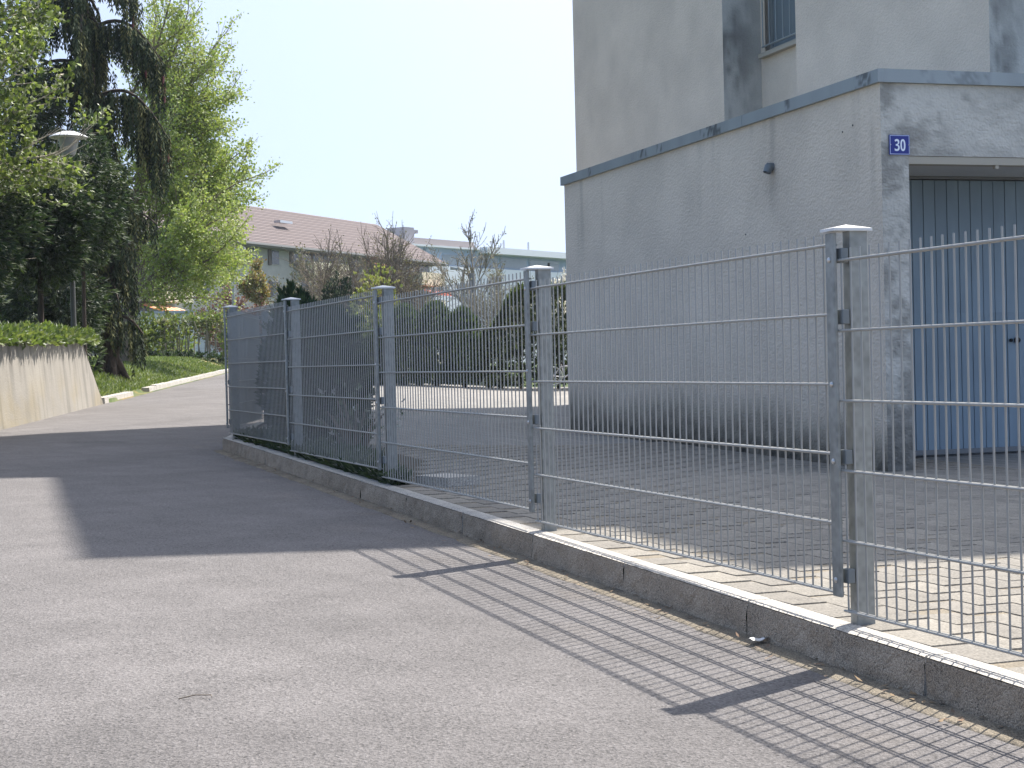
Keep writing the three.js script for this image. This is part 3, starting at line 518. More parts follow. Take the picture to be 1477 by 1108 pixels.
{ // ivy and herbs spilling over the top of the wall
  const R = rng(71), mb = new MB();
  for (let k = 0; k < 9000; k++) {
    const z = lerp(-15.5, -24.0, R()), u = R(), x = roadL(z) - 0.02 - 1.4 * u * u, h = wallTop(z) + (0.04 + 0.17 * sstep(0, 0.5, u) * fbm(z * 2, x * 2, 9, 3) * 1.3) * R();
    const hang = u < 0.12 ? -0.06 * R() : 0; const d = nrm(add(unit(R), [0.4, 0.7, 0.2])), s = nrm(crs(d, unit(R))), c = IVY[Math.floor(R() * 4)], b = 0.8 + 0.4 * R();
    mb.leaf([x, h + hang, z], d, s, 0.075 + 0.05 * R(), 0.03, [c[0] * b, c[1] * b, c[2] * b]);
  }
  tag(mb.build('ivy', M.leaf), 'bright green ivy and weeds along the top of the retaining wall', 'ivy').userData.kind = 'stuff';
}
{ // blades of grass on the lawn edge
  const R = rng(73), mb = new MB();
  for (let k = 0; k < 32000; k++) {
    const z = -24.2 - 26 * Math.pow(R(), 1.5), d = 3.6 * Math.pow(R(), 1.3), x = roadL(z) - 0.16 - d, m = fbm(x * 0.7, z * 0.5, 651, 4); if (sstep(0.5, 0.68, m) * (1 - sstep(0.4, 2.2, d)) > R()) continue;
    const dd = nrm(add(unit(R), [0, 1.3, 0])), s = nrm(crs(dd, unit(R))), c = IVY[Math.floor(R() * 4)], y = bankY(x, z); mb.leaf([x, y - 0.01, z], dd, s, 0.05 + 0.06 * R() + (z > -26.5 && d < 0.7 ? 0.06 : 0), 0.012, c);
  }
  tag(mb.build('grass', M.leaf), 'short bright grass growing on the lawn beside the far lane', 'grass').userData.kind = 'stuff';
}
{ // cherry-like tree with young leaves, trunk outside the frame on the left
  const t = thing('cherry_tree', 'foreground tree with bright young leaves and pale bare twigs above the wall, far left', 'tree'); const R = rng(81), tips = [], mb = new MB();
  const o = { seg: [6, 6, 5, 4], wob: [0.08, 0.16, 0.22, 0.25], trop: [0.05, 0.03, 0.03, 0.02], taper: 0.55, from: [0.4, 0.2, 0.2, 0], kids: [2.2, 1.6, 1.3, 0], ang: [1.0, 0.75, 0.7, 0], ratio: [0.75, 0.55, 0.55, 0], tipFrom: 3 };
  const base = [-8.2, 1.2, -21.5];
  grow(mb, base, [0.1, 1, 0], 3.2, 0.17, 0, o, tips, R);
  const limbs = [[[-8.0, 3.4, -21.4], [1, 0.22, 0.1]], [[-8.0, 2.9, -21.4], [1, 0.05, -0.15]], [[-8.0, 3.8, -21.5], [1, 0.5, 0.2]], [[-8.0, 4.4, -21.4], [1, 0.75, 0]], [[-7.9, 5.0, -21.4], [0.9, 0.9, -0.1]], [[-8, 3.2, -21.5], [1, 0.12, 0.35]]];
  for (const [p, d] of limbs) grow(mb, p, nrm(d), 2.0, 0.032, 1, o, tips, R);
  mb.build('branches', M.barkPale, t);
  const keep = tips.filter(([p]) => Math.hypot(p[0] + 5.62, (p[1] - 3.9) * 1.6) > 0.42 &&  p[0] < -5.0 - 0.25 * Math.sin(p[1] * 3) && p[1] > 2.4), lf = new MB(), bl = new MB();
  leafCloud(lf, keep.filter((q, i) => i % 20 !== 0 && q[0][1] > 2.9), R, 7, 0.10, 0.07, 0.36, GREEN.concat(LIME.slice(0, 1)), 0.3);
  leafCloud(bl, keep.filter(([p], i) => i % 34 === 0 && p[1] > 4), R, 5, 0.09, 0.05, 0.5, [[0.7, 0.62, 0.52], [0.75, 0.7, 0.62]]);
  lf.build('crown', M.leaf, t); bl.build('blossom', M.petal, t);
}
function feathery(label, cx, cy, cz_, rx, ry, rz, seed, n, base, trunkR = 0.05) {
  const t = thing('cypress_tree', label, 'conifer', [0, 0, 0], 0); const R = rng(seed), mb = new MB(), tr = new MB();
  tr.path([[cx, base, cz_], [cx + 0.03, cy, cz_], [cx, cy + ry * 0.8, cz_]], trunkR, trunkR * 0.3, 8); tr.build('trunk', M.barkDark, t);
  sprayMass(mb, R, Math.round(n * 1.7), shell(cx, cy, cz_, rx, ry, rz, 0.45, 0.55, seed), 0.12, 0.012, FERN, (p, r) => nrm(add([(p[0] - cx) / rx, -0.15, (p[2] - cz_) / rz], unit(r), 0.5)), 9);
  mb.build('crown', M.leafDark, t);
}
feathery('feathery dark green cypress at the left edge above the wall, nearest the lane', -7.3, 2.9, -21.8, 1.0, 1.35, 0.8, 91, 2600, 1.2);
feathery('feathery cypress with bare lower trunk left of the weeping spruce', -6.75, 3.05, -23.9, 0.75, 0.85, 0.5, 92, 2200, 1.2, 0.05);
feathery('slim feathery cypress on a thin trunk close beside the weeping spruce', -7.0, 3.7, -27.3, 0.7, 1.2, 0.7, 93, 1600, 1.0, 0.04);
feathery('deeply shaded cypress farthest back on the left bank', -9.2, 4.6, -30, 1.4, 3.2, 1.2, 94, 4200, 1.0, 0.08);
feathery('small dark cypress filling the gap behind the two bare trunks', -8.0, 2.0, -29.0, 0.9, 1.1, 0.7, 95, 1800, 0.9, 0.04);
{ // weeping spruce
  const t = thing('weeping_spruce', 'tall dark weeping spruce with drooping curtains of needles beside the lawn', 'spruce'); const R = rng(101), tr = new MB(), mb = new MB(), coneM = mat(0.13, 0.04, 0.04, 0.8);
  const X = -7.53, Z = -31, Y0 = lawnY(X, Z) - 0.05;
  const axis = (y) => X - 0.02 * y + 0.1 * Math.sin(y * 0.6);
  const pts = []; for (let y = Y0; y < 10; y += 0.7) pts.push([axis(y), y, Z]); tr.path(pts, 0.2, 0.05, 10);
  for (let k = 0; k < 6; k++) { const a = k * 1.05; tr.tube([axis(Y0) + 0.34 * Math.cos(a), Y0 - 0.06, Z + 0.34 * Math.sin(a)], [axis(Y0 + 0.5), Y0 + 0.5, Z], 0.05, 0.13, 6); }
  const SP = [[0.038, 0.056, 0.026], [0.05, 0.072, 0.03], [0.024, 0.036, 0.02], [0.12, 0.125, 0.045]];
  const strand = (p, len) => { let q = p; const n = Math.ceil(len / 0.07), c = SP[Math.floor(R() * 4)]; for (let i = 0; i < n; i++) { q = [q[0] + (R() - 0.5) * 0.02, q[1] - 0.07, q[2] + (R() - 0.5) * 0.02]; for (let k = 0; k < 3; k++) { const d = nrm(add([0, -1, 0], unit(R), 0.6)); mb.leaf(q, d, nrm(crs(d, unit(R))), 0.11, 0.014, c); } } };
  const limb = (y, yaw, len, rise, drop, cl, dens) => {
    const ps = []; for (let i = 0; i <= 10; i++) { const f = i / 10, h = Math.sin(Math.min(1, f * 1.5) * Math.PI / 2) * rise - drop * Math.pow(f, 2.6); ps.push([axis(y) + Math.cos(yaw) * len * f, y + h, Z + Math.sin(yaw) * len * f]); }
    tr.path(ps, 0.05, 0.012, 5);
    const n = Math.ceil(dens * len); for (let k = 0; k < n; k++) { const f = 0.12 + 0.88 * R(), i = Math.min(9, Math.floor(f * 10)), p = add(ps[i], add(ps[i + 1], ps[i], -1), f * 10 - i); strand([p[0] + (R() - 0.5) * 0.16, p[1] + 0.02, p[2] + (R() - 0.5) * 0.7], cl * (0.35 + 0.65 * R()) * (0.6 + 0.5 * f)); }
    return ps;
  };
  const L1 = limb(7.2, 0.12, 1.45, 0.38, 0.95, 1.0, 130), L2 = limb(5.95, -0.1, 1.35, 0.36, 1.0, 1.35, 140), L0 = limb(8.3, 0.05, 1.0, 0.3, 0.8, 0.8, 120);
  limb(8.0, Math.PI, 1.3, 0.2, 0.7, 1.5, 90); limb(6.6, 2.9, 1.3, 0.2, 0.6, 1.6, 90); limb(5.2, 3.4, 1.4, 0.2, 0.8, 1.5, 90); limb(7.4, 1.4, 1.0, 0.2, 0.7, 1.3, 90); limb(7.3, -1.5, 1.0, 0.2, 0.7, 1.3, 90);
  for (let k = 0; k < 34; k++) { const y = 1.9 + 6.5 * (k / 34); limb(y, k * 2.4, y < 4.6 ? 0.45 + 0.2 * R() : 0.4, 0.1, 0.4, y < 4.6 ? 0.9 : 0.6, 85); }
  limb(3.9, 0.05, 1.0, 0.1, 0.35, 0.5, 70); limb(3.2, 2.6, 0.9, 0.1, 0.3, 0.9, 80); limb(4.4, 0.4, 0.8, 0.15, 0.6, 0.9, 90);
  for (const ps of [L1, L1, L1, L2, L2, L0]) for (let k = 0; k < 3; k++) { const cn = new MB(), e = ps[10 - (k % 2)], q = [e[0] - 0.05 + (R() - 0.5) * 0.2, e[1] - 0.15 - 0.5 * R(), e[2] + (R() - 0.5) * 0.3]; cn.tube(q, [q[0], q[1] - 0.05, q[2]], 0.012, 0.026, 7).tube([q[0], q[1] - 0.05, q[2]], [q[0], q[1] - 0.14, q[2]], 0.026, 0.01, 7).build('cone', coneM, t); }
  tr.build('trunk', M.barkDark, t); mb.build('needles', M.needle, t);
}
{ // street lamp on the bank
  const l = thing('street_lamp', 'street lamp with flat disc hood and cone glass among the branches, far left', 'street lamp', [-6.43, 1.3, -24.5]);
  new MB().tube([0, -0.1, 0], [0, 2.74, 0], 0.04, 0.032, 10).build('pole', mat(0.07, 0.075, 0.07, 0.6), l);
  const cone = new THREE.LatheGeometry([[0.04, 2.78], [0.10, 2.83], [0.155, 3.065]].map((q) => new THREE.Vector2(...q)), 24); addMesh('glass_cone', cone, mat(0.3, 0.31, 0.31, 0.25), l);
  const hood = new THREE.LatheGeometry([[0, 3.17], [0.1, 3.16], [0.20, 3.125], [0.275, 3.085], [0.27, 3.07], [0.16, 3.065], [0, 3.065]].map((q) => new THREE.Vector2(...q)), 32); addMesh('hood', hood, mat(0.75, 0.75, 0.75, 0.3, { metalness: 0.2 }), l);
}
{ // big spring-green tree behind the spruce
  const t = thing('beech_tree', 'wide spring-green tree with thin airy crown behind the weeping spruce', 'tree'); const R = rng(111), tips = [], mb = new MB(), lf = new MB();
  const o = { seg: [7, 7, 6, 5], wob: [0.06, 0.12, 0.18, 0.22], trop: [0.05, 0.02, 0.02, 0.01], taper: 0.5, from: [0.3, 0.25, 0.15, 0], kids: [2.6, 2.3, 1.9, 0], ang: [0.95, 0.7, 0.65, 0], ratio: [0.62, 0.5, 0.45, 0], tipFrom: 3 };
  const B = [-9.3, 1.0, -40]; grow(mb, B, [0.03, 1, 0], 5.2, 0.2, 0, { ...o, kids: [0, 2.3, 1.9, 0] }, tips, R);
  for (let k = 0; k < 17; k++) { const f = k / 16, y = lerp(2.3, 7.2, f), a = (R() - 0.5) * 2.0, rise = lerp(0.35, 1.15, f) + 0.3 * (R() - 0.5), L = lerp(2.75, 2.6, f) * (0.85 + 0.3 * R()); grow(mb, [B[0] + 0.15, y, B[2]], nrm([Math.cos(a), rise, Math.sin(a)]), L, lerp(0.065, 0.04, f), 1, o, tips, R); }
  mb.build('trunk', M.twig, t);
  for (const q of tips) { const [p] = q; const dens = p[1] > 7.8 ? 2.0 : p[1] > 6.5 ? 3.6 : p[1] > 4.6 ? 5 : 6; leafCloud(lf, [q], R, dens, 0.17, 0.07, 0.36, LIME, 0.1); }
  lf.build('crown', M.leaf, t);
}
function shrub(name, label, category, cx, cy, cz_, rx, ry, rz, seed, n, L, w, pal, m, stems = 8, base = null, pw = 0.4, per = 6, up = 0.4, lump = 0.35) {
  const t = thing(name, label, category); const R = rng(seed), mb = new MB(), tr = new MB(), b = base ?? cy - ry;
  for (let k = 0; k < stems; k++) { const u = unit(R), e = [cx + u[0] * rx * 0.7, cy + Math.abs(u[1]) * ry * 0.6, cz_ + u[2] * rz * 0.7]; tr.path([[cx + u[0] * rx * 0.2, b, cz_ + u[2] * 0.1], [lerp(cx, e[0], 0.5), lerp(b, e[1], 0.55), lerp(cz_, e[2], 0.5)], e], 0.018, 0.006, 4); }
  tr.build('stems', M.twig, t);
  sprayMass(mb, R, n, (r) => { const p = shell(cx, cy, cz_, rx, ry, rz, pw, lump, seed)(r); return p[1] < b ? null : p; }, L, w, pal, (p, r) => nrm(add([(p[0] - cx) / rx, up + (p[1] - cy) / ry, (p[2] - cz_) / rz], unit(r), 0.35)), per);
  mb.build('foliage', m, t); return t;
}
// mixed hedge beyond the lawn
shrub('hedge_shrub', 'dense green shrub at the foot of the weeping spruce beyond the lawn', 'shrub', -11.3, 1.75, -50, 1.0, 0.85, 0.7, 121, 700, 0.12, 0.035, GREEN, M.leaf, 14, 0.9);
shrub('hedge_shrub', 'loose light green shrub in the middle of the hedge beyond the lawn', 'shrub', -10.6, 1.6, -51.5, 0.9, 0.7, 0.5, 122, 380, 0.12, 0.035, LIME, M.leaf, 16, 0.9);
shrub('hedge_shrub', 'bright shrub at the right end of the hedge next to the corner post', 'shrub', -8.35, 1.7, -50.5, 0.45, 0.85, 0.5, 123, 320, 0.12, 0.035, LIME, M.leaf, 10, 0.9);
shrub('hedge_shrub', 'low dark herb clump in front of the hedge beyond the lawn', 'shrub', -10.0, 1.2, -49.5, 1.5, 0.22, 0.3, 124, 420, 0.11, 0.03, FERN, M.leaf, 4, 0.95);
{ // arching climbers over a wire fence
  const t = thing('climbing_vine', 'arching brown vine with sparse leaves over the wire fence beyond the lawn', 'vine'); const R = rng(127), mb = new MB(), lf = new MB(), tips = [];
  for (let k = 0; k < 26; k++) { const x0 = lerp(-10.6, -8.6, R()), z = -50 - R(), x1 = x0 + (R() - 0.5) * 1.4; const ps = []; for (let i = 0; i <= 8; i++) { const f = i / 8; ps.push([lerp(x0, x1, f * f) + 0.04 * (R() - 0.5), 0.9 + 1.65 * Math.sin(Math.min(1, f * 1.25) * 1.57) - 0.35 * f * f * R(), z]); } mb.path(ps, 0.022, 0.007, 4); for (let i = 3; i <= 8; i++) tips.push([ps[i], [0, 0.3, 0]]); }
  mb.build('stems', M.twigPale, t); leafCloud(lf, tips, R, 11, 0.22, 0.1, 0.36, GREEN.concat([[0.2, 0.2, 0.07]])); lf.build('foliage', M.leaf, t);
}
{ const f = thing('wire_mesh_fence', 'thin grey wire mesh fence carrying the vine beyond the lawn', 'fence'); for (let k = 0; k < 5; k++) new MB().tube([-11.6 + k * 0.85, 0.85, -51], [-11.6 + k * 0.85, 2.0, -51], 0.024, 0.024, 7).build('post', M.rail, f);
  const w = new MB(); for (let k = 0; k < 6; k++) w.tube([-11.6, 1.0 + k * 0.19, -51], [-8.2, 1.0 + k * 0.19, -51], 0.004, 0.004, 3); for (let k = 0; k < 34; k++) w.tube([-11.6 + k * 0.1, 0.95, -51], [-11.6 + k * 0.1, 1.96, -51], 0.003, 0.003, 3); w.build('mesh', M.rail, f); }

// ------------------------------------------------------------------ planting just behind the fence
shrub('yew_bush', 'broad dark yew bush pressed behind the wire fence', 'bush', -1.50, 0.72, -13.2, 0.34, 0.62, 0.5, 131, 4200, 0.08, 0.012, DARKG, M.needle, 10, 0.2, 0.3, 8, 0.5, 0.18);
shrub('juniper_bush', 'tall narrow juniper bush between the two left fence posts', 'bush', -1.98, 0.85, -15.4, 0.30, 0.72, 0.35, 132, 1800, 0.09, 0.011, DARKG.concat([[0.05, 0.08, 0.035]]), M.needle, 6, 0.3, 0.3, 8, 0.7, 0.3);
shrub('rose_bush', 'small low bush with pale flecked leaves in front of the yew bush', 'bush', -1.15, 0.52, -12.0, 0.35, 0.30, 0.25, 133, 70, 0.05, 0.014, [[0.45, 0.46, 0.42], [0.1, 0.15, 0.06], [0.08, 0.12, 0.05]], M.leaf, 12, 0.25, 0.5, 3);
shrub('sunlit_weed', 'small bright green weed in the sunlit gap by the back fence post', 'weed', -2.32, 0.62, -18.2, 0.2, 0.2, 0.2, 134, 90, 0.08, 0.02, IVY, M.leaf, 3, 0.4);
{ // ground cover strip along the kerb
  const R = rng(141), mb = new MB();
  for (let k = 0; k < 9000; k++) { const s = lerp(5.0, 10.1, R()), d = 0.035 + lerp(0.1, 0.4, sstep(5, 7, s)) * Math.pow(R(), 1.4), [x, z] = FP(s, d), y = plazaY(x, z), c = FERN[Math.floor(R() * 4)], dd = nrm(add(unit(R), [0, 1, 0])); mb.leaf([x, y + 0.05 * R(), z], dd, nrm(crs(dd, unit(R))), 0.05 + 0.04 * R(), 0.013, c); }
  tag(mb.build('ground_cover', M.leaf), 'dark green ground cover along the kerb under the left fence panels', 'ground cover').userData.kind = 'stuff';
  const soil = new MB().grid((u, v) => { const s = lerp(5.0, 10.15, v), [x, z] = FP(s, lerp(0.03, lerp(0.25, 0.8, sstep(5, 7, s)), u)); return [x, plazaY(x, z) + 0.004, z]; }, 8, 30, null, uvm).build('planting_bed', M.soil); struct(soil, 'dark soil bed behind the left part of the fence', 'soil');
}
tag(new MB().box(-0.17, 0.17, 0, 0.05, -0.11, 0.11).build('concrete_slab', M.graniteTop), 'small pale concrete slab lying behind the third fence post', 'slab'); { const o = scene.children[scene.children.length - 1], [x, z] = FP(4.95, 0.34); o.position.set(x, plazaY(x, z) + 0.005, z); o.rotation.y = TURN + 0.3; }

// thujas along the far edge of the yard
function thuja(label, x, z, r, h, seed, y0 = 0.42) {
  const t = thing('thuja_tree', label, 'thuja', [0, 0, 0], 0); const R = rng(seed), mb = new MB(); new MB().tube([x, y0 - 0.1, z], [x, y0 + h * 0.8, z], 0.05, 0.015, 6).build('trunk', M.barkDark, t);
  sprayMass(mb, R, 1500, (q) => { const f = Math.pow(q(), 0.9), a = q() * 6.2832, rr = r * Math.pow(Math.sin(Math.PI * Math.pow(lerp(0.14, 1, f), 0.8)), 0.45) * (0.55 + 0.45 * Math.pow(q(), 0.3)) * (1 + 0.25 * (fbm(a * 1.3, f * 5, seed, 2) - 0.5)); return [x + rr * Math.cos(a), y0 + 0.08 + h * f * 0.97, z + rr * Math.sin(a)]; }, 0.11, 0.014, [[0.05, 0.085, 0.03], [0.075, 0.12, 0.035], [0.04, 0.065, 0.025], [0.12, 0.18, 0.045]], (p, q) => nrm([(p[0] - x), 0.5, (p[2] - z)]), 7);
  mb.build('crown', M.leafDark, t);
}
thuja('leftmost of three round-topped thujas at the far edge of the yard', -1.92, -30, 0.36, 1.45, 151);
thuja('middle of three round-topped thujas at the far edge of the yard', -1.36, -30.1, 0.36, 1.48, 152);
thuja('rightmost of three round-topped thujas at the far edge of the yard', -0.86, -30, 0.33, 1.36, 153);
thuja('low thuja at the left end of the row behind the fence post', -2.4, -30.2, 0.34, 1.0, 154);
{ // clipped tall hedge
  const t = thing('clipped_hedge', 'tall clipped thuja hedge beside the garage at the far edge of the yard', 'hedge'); const R = rng(161), mb = new MB(), tr = new MB();
  for (let k = 0; k < 6; k++) tr.tube([-0.2 + k * 0.35, 0.3, -30.3], [-0.2 + k * 0.35, 1.7, -30.3], 0.04, 0.01, 5);
  tr.build('stems', M.barkDark, t);
  sprayMass(mb, R, 4200, (q) => { const x = lerp(-0.5, 1.9, q()), top = lerp(1.45, 2.22, sstep(-0.5, 0.2, x)) + 0.06 * (fbm(x * 6, 1, 4, 2) - 0.5), e = q(); const y = e < 0.25 ? top - 0.1 * q() : lerp(0.45, top, q()); return [x, y, -30.3 + 0.4 * (e < 0.25 ? q() * 2 - 1 : (q() < 0.8 ? 1 : -1) * (0.7 + 0.3 * q()))]; }, 0.11, 0.014, [[0.05, 0.085, 0.03], [0.07, 0.11, 0.035], [0.04, 0.065, 0.025], [0.16, 0.22, 0.05]], (p, q) => nrm([0, p[1] > 1.9 ? 1 : 0.4, 0.8]), 7);
  mb.build('foliage', M.leafDark, t);
}
{ const w = thing('garden_wall', 'low white garden wall glimpsed beneath the thujas', 'wall'); for (let k = 0; k < 7; k++) { const x = -3.4 + k * 0.52; new MB().box(x, x + 0.505, 0.45, 0.64, -31.75, -31.6).build('block', mat(0.62, 0.6, 0.55, 0.9, { map: stuccoMap }), w); } }
{ // small bicycle by the hedge
  const b = thing('bicycle', 'small bicycle leaning on the hedge beside the garage wall', 'bicycle', [0.72, 0.5, -28.9]); const R = 0.155;
  for (const x of [0, 0.52]) { const w = addMesh('wheel', new THREE.TorusGeometry(R, 0.012, 6, 28), M.rail, b); w.position.set(x, R, 0); const s = new MB(); for (let k = 0; k < 10; k++) { const a = k * 0.628; s.tube([0, 0, 0], [R * Math.cos(a), R * Math.sin(a), 0], 0.003, 0.003, 3); } s.build('spokes', M.bolt, w); }
  new MB().tube([0, R, 0], [0.2, 0.13, 0], 0.011, 0.011, 5).tube([0.2, 0.13, 0], [0.14, 0.36, 0], 0.011, 0.011, 5).tube([0.14, 0.32, 0], [0.44, 0.34, 0], 0.012, 0.012, 5).tube([0.2, 0.13, 0], [0.44, 0.3, 0], 0.012, 0.012, 5).tube([0.52, R, 0], [0.43, 0.42, 0], 0.012, 0.012, 5).tube([0, R, 0], [0.14, 0.32, 0], 0.009, 0.009, 5).build('frame', mat(0.5, 0.5, 0.52, 0.35, { metalness: 0.3 }), b);
  new MB().tube([0.43, 0.42, -0.12], [0.43, 0.42, 0.12], 0.009, 0.009, 6).build('handlebar', M.rail, b); new MB().box(0.06, 0.2, 0.36, 0.39, -0.035, 0.035).build('saddle', M.dark, b);
}

// ------------------------------------------------------------------ middle distance trees, lamps
function bareTree(label, base, H, r, seed, o2, m = M.twig, leafOpt = null, name = 'bare_tree') {
  const t = thing(name, label, 'tree'); const R = rng(seed), mb = new MB(), tips = [];
  const o = { seg: [4, 5, 5, 4], wob: [0.08, 0.14, 0.18, 0.22], trop: [0.05, 0.05, 0.05, 0.04], taper: 0.6, from: [0.45, 0.15, 0.15, 0], kids: [2, 1.8, 1.7, 0], ang: [0.8, 0.6, 0.55, 0], ratio: [1.3, 0.6, 0.5, 0], tipFrom: 3, rmin: 0.005, ...o2 };
  grow(mb, [0, 0, 0], [0, 1, 0], 1.5, r * 0.6, 0, o, tips, R);
  let top = 0; for (let i = 1; i < mb.p.length; i += 3) top = Math.max(top, mb.p[i]); const k = H / top;
  for (let i = 0; i < mb.p.length; i++) mb.p[i] = mb.p[i] * k + base[i % 3]; for (const q of tips) q[0] = q[0].map((v, i) => v * k + base[i]);
  mb.build('trunk', m, t);
  if (leafOpt) { const lf = new MB(); leafCloud(lf, tips, R, leafOpt.per, leafOpt.rad, leafOpt.L, 0.36, leafOpt.pal); lf.build('crown', leafOpt.m ?? M.leaf, t); }
  return t;
}
const BUD = [[0.16, 0.15, 0.06], [0.13, 0.14, 0.05], [0.2, 0.17, 0.09]];
bareTree('bare grey tree with forked trunk before the apartment balconies', [-7.0, 0.9, -62], 5.4, 0.11, 171, { kids: [1.8, 2.5, 2.3, 0] }, M.twig, { per: 0.2, rad: 0.12, L: 0.06, pal: BUD });
bareTree('dense brown budding tree in the middle before the apartment roof', [-5.2, 0.9, -66], 6.2, 0.13, 172, { kids: [3, 3, 2.6, 0], ang: [0.85, 0.6, 0.55, 0] }, M.twig, { per: 0.35, rad: 0.15, L: 0.07, pal: BUD });
bareTree('second dense budding tree right of the middle one, before the roof corner', [-4.3, 0.9, -64], 5.2, 0.11, 173, { kids: [3, 2.9, 2.5, 0], ang: [0.9, 0.6, 0.55, 0] }, M.twig, { per: 0.35, rad: 0.15, L: 0.07, pal: BUD });
bareTree('budding tree left of the apartment balconies behind the orange-leaved tree', [-8.6, 0.9, -72], 5.4, 0.11, 179, { kids: [2.2, 2.0, 1.9, 0] }, M.twig, { per: 1.4, rad: 0.2, L: 0.09, pal: BUD.concat([[0.2, 0.22, 0.06]]) });
bareTree('thin bare tree standing tallest against the white sky', [-1.08, 0.6, -50], 5.0, 0.06, 174, { kids: [2.6, 1.5, 1.4, 0], ang: [0.5, 0.4, 0.5, 0], from: [0.7, 0.2, 0.15, 0], ratio: [0.75, 0.5, 0.5, 0] }, M.twigPale, { per: 0.3, rad: 0.1, L: 0.05, pal: BUD });
bareTree('wide bushy tree of bare upright branches left of the clipped hedge', [-0.3, 0.6, -45], 3.4, 0.08, 175, { kids: [3.2, 2.8, 2.4, 0], from: [0.1, 0.1, 0.1, 0], ang: [0.8, 0.5, 0.5, 0] }, M.twigPale, { per: 0.3, rad: 0.1, L: 0.05, pal: [[0.3, 0.3, 0.18], [0.2, 0.2, 0.1]] });
bareTree('white blossoming tree beside the garage wall', [1.6, 0.6, -52], 3.2, 0.09, 176, { kids: [2.6, 2.2, 1.9, 0] }, M.twig, { per: 7, rad: 0.2, L: 0.08, pal: [[0.7, 0.66, 0.56], [0.75, 0.72, 0.66], [0.6, 0.58, 0.45]], m: M.petal }, 'blossom_tree');
bareTree('young tree with orange-green leaves on a thin straight trunk', [-9.0, 1.0, -60], 3.9, 0.05, 177, { from: [0.85, 0.1, 0.1, 0], kids: [5, 2.0, 1.8, 0], ang: [0.8, 0.6, 0.6, 0], ratio: [0.42, 0.5, 0.5, 0] }, M.twig, { per: 2.6, rad: 0.16, L: 0.085, pal: [[0.28, 0.22, 0.05], [0.22, 0.22, 0.05], [0.32, 0.2, 0.06], [0.25, 0.27, 0.07]] }, 'young_tree');
bareTree('reddish-brown leaved shrubby tree left of the lamp pole', [-9.3, 1.0, -55], 2.9, 0.06, 178, { kids: [2.2, 2.0, 1.7, 0], from: [0.2, 0.2, 0.1, 0] }, M.twig, { per: 1.3, rad: 0.15, L: 0.085, pal: [[0.2, 0.09, 0.06], [0.22, 0.13, 0.07], [0.16, 0.07, 0.05]] }, 'red_leaved_tree');
shrub('small_conifer', 'small dark pointed conifer behind the fence post beside the juniper', 'conifer', -6.53, 2.2, -50, 0.42, 1.1, 0.4, 181, 800, 0.13, 0.016, DARKG, M.needle, 3, 0.8, 0.35, 7, 0.6);
shrub('small_conifer', 'dark conifer before the bare tree and cream balcony', 'conifer', -5.55, 2.35, -54, 0.72, 1.4, 0.6, 182, 1100, 0.14, 0.017, DARKG, M.needle, 3, 0.8, 0.35, 7, 0.6);
shrub('forsythia_shrub', 'yellow-green airy shrub above the yew bush', 'shrub', -3.75, 2.3, -47, 0.72, 1.5, 0.6, 183, 650, 0.1, 0.03, [[0.3, 0.33, 0.07], [0.22, 0.27, 0.05], [0.34, 0.34, 0.1]], M.leaf, 14, 0.7, 0.6, 5);
shrub('background_shrub', 'low mixed green shrubs between the thujas and the red awning', 'shrub', -3.2, 1.5, -40, 1.6, 0.7, 0.6, 184, 700, 0.12, 0.03, GREEN.concat(FERN), M.leaf, 18, 0.6, 0.5);
shrub('background_shrub', 'brownish twiggy shrub line below the apartment balconies', 'shrub', -6.5, 1.7, -57, 2.6, 0.9, 0.7, 185, 900, 0.12, 0.022, [[0.15, 0.12, 0.07], [0.1, 0.12, 0.05], [0.2, 0.17, 0.09]], M.leaf, 40, 0.8, 0.6);
{ const l = thing('street_lamp', 'slim dark lamp pole rising behind the corner fence post', 'street lamp', [-7.63, 0.9, -46]); new MB().tube([0, 0, 0], [0, 3.3, 0], 0.05, 0.04, 8).build('pole', M.rail, l); new MB().box(-0.05, 0.35, 3.28, 3.36, -0.09, 0.09).build('lamp_head', M.rail, l); }
{ const l = thing('street_lamp', 'grey street lamp with flat angled head before the pale blue building', 'street lamp', [-1.66, 0.7, -60]); new MB().path([[0, 0, 0], [0, 3.5, 0], [-0.04, 3.58, 0], [-0.14, 3.61, 0]], 0.05, 0.035, 8).build('pole', M.rail, l); new MB().quad([-0.46, 3.62, 0.08], [-0.12, 3.56, 0.08], [-0.12, 3.62, 0.08], [-0.46, 3.70, 0.08]).box(-0.46, -0.12, 3.59, 3.66, -0.08, 0.078).build('lamp_head', M.rail, l); }
{ const l = thing('utility_pole', 'grey wooden pole with a diagonal strut behind the second fence post', 'pole', [-1.06, 0.6, -47]); new MB().tube([0, 0, 0], [0, 2.85, 0], 0.09, 0.075, 10).build('pole', mat(0.22, 0.22, 0.22, 0.9), l); new MB().tube([0.02, 2.0, 0], [0.95, 0.9, 0], 0.03, 0.03, 7).build('strut', mat(0.45, 0.44, 0.43, 0.7), l); }
{ const l = thing('thin_pole', 'thin black pole in front of the white blossoming tree', 'pole', [1.12, 0.5, -47]); new MB().tube([0, 0, 0], [0, 3.15, 0], 0.038, 0.034, 8).build('shaft', M.dark, l); new MB().tube([0, 3.15, 0], [0, 3.19, 0], 0.045, 0.02, 8).build('cap', M.dark, l); }

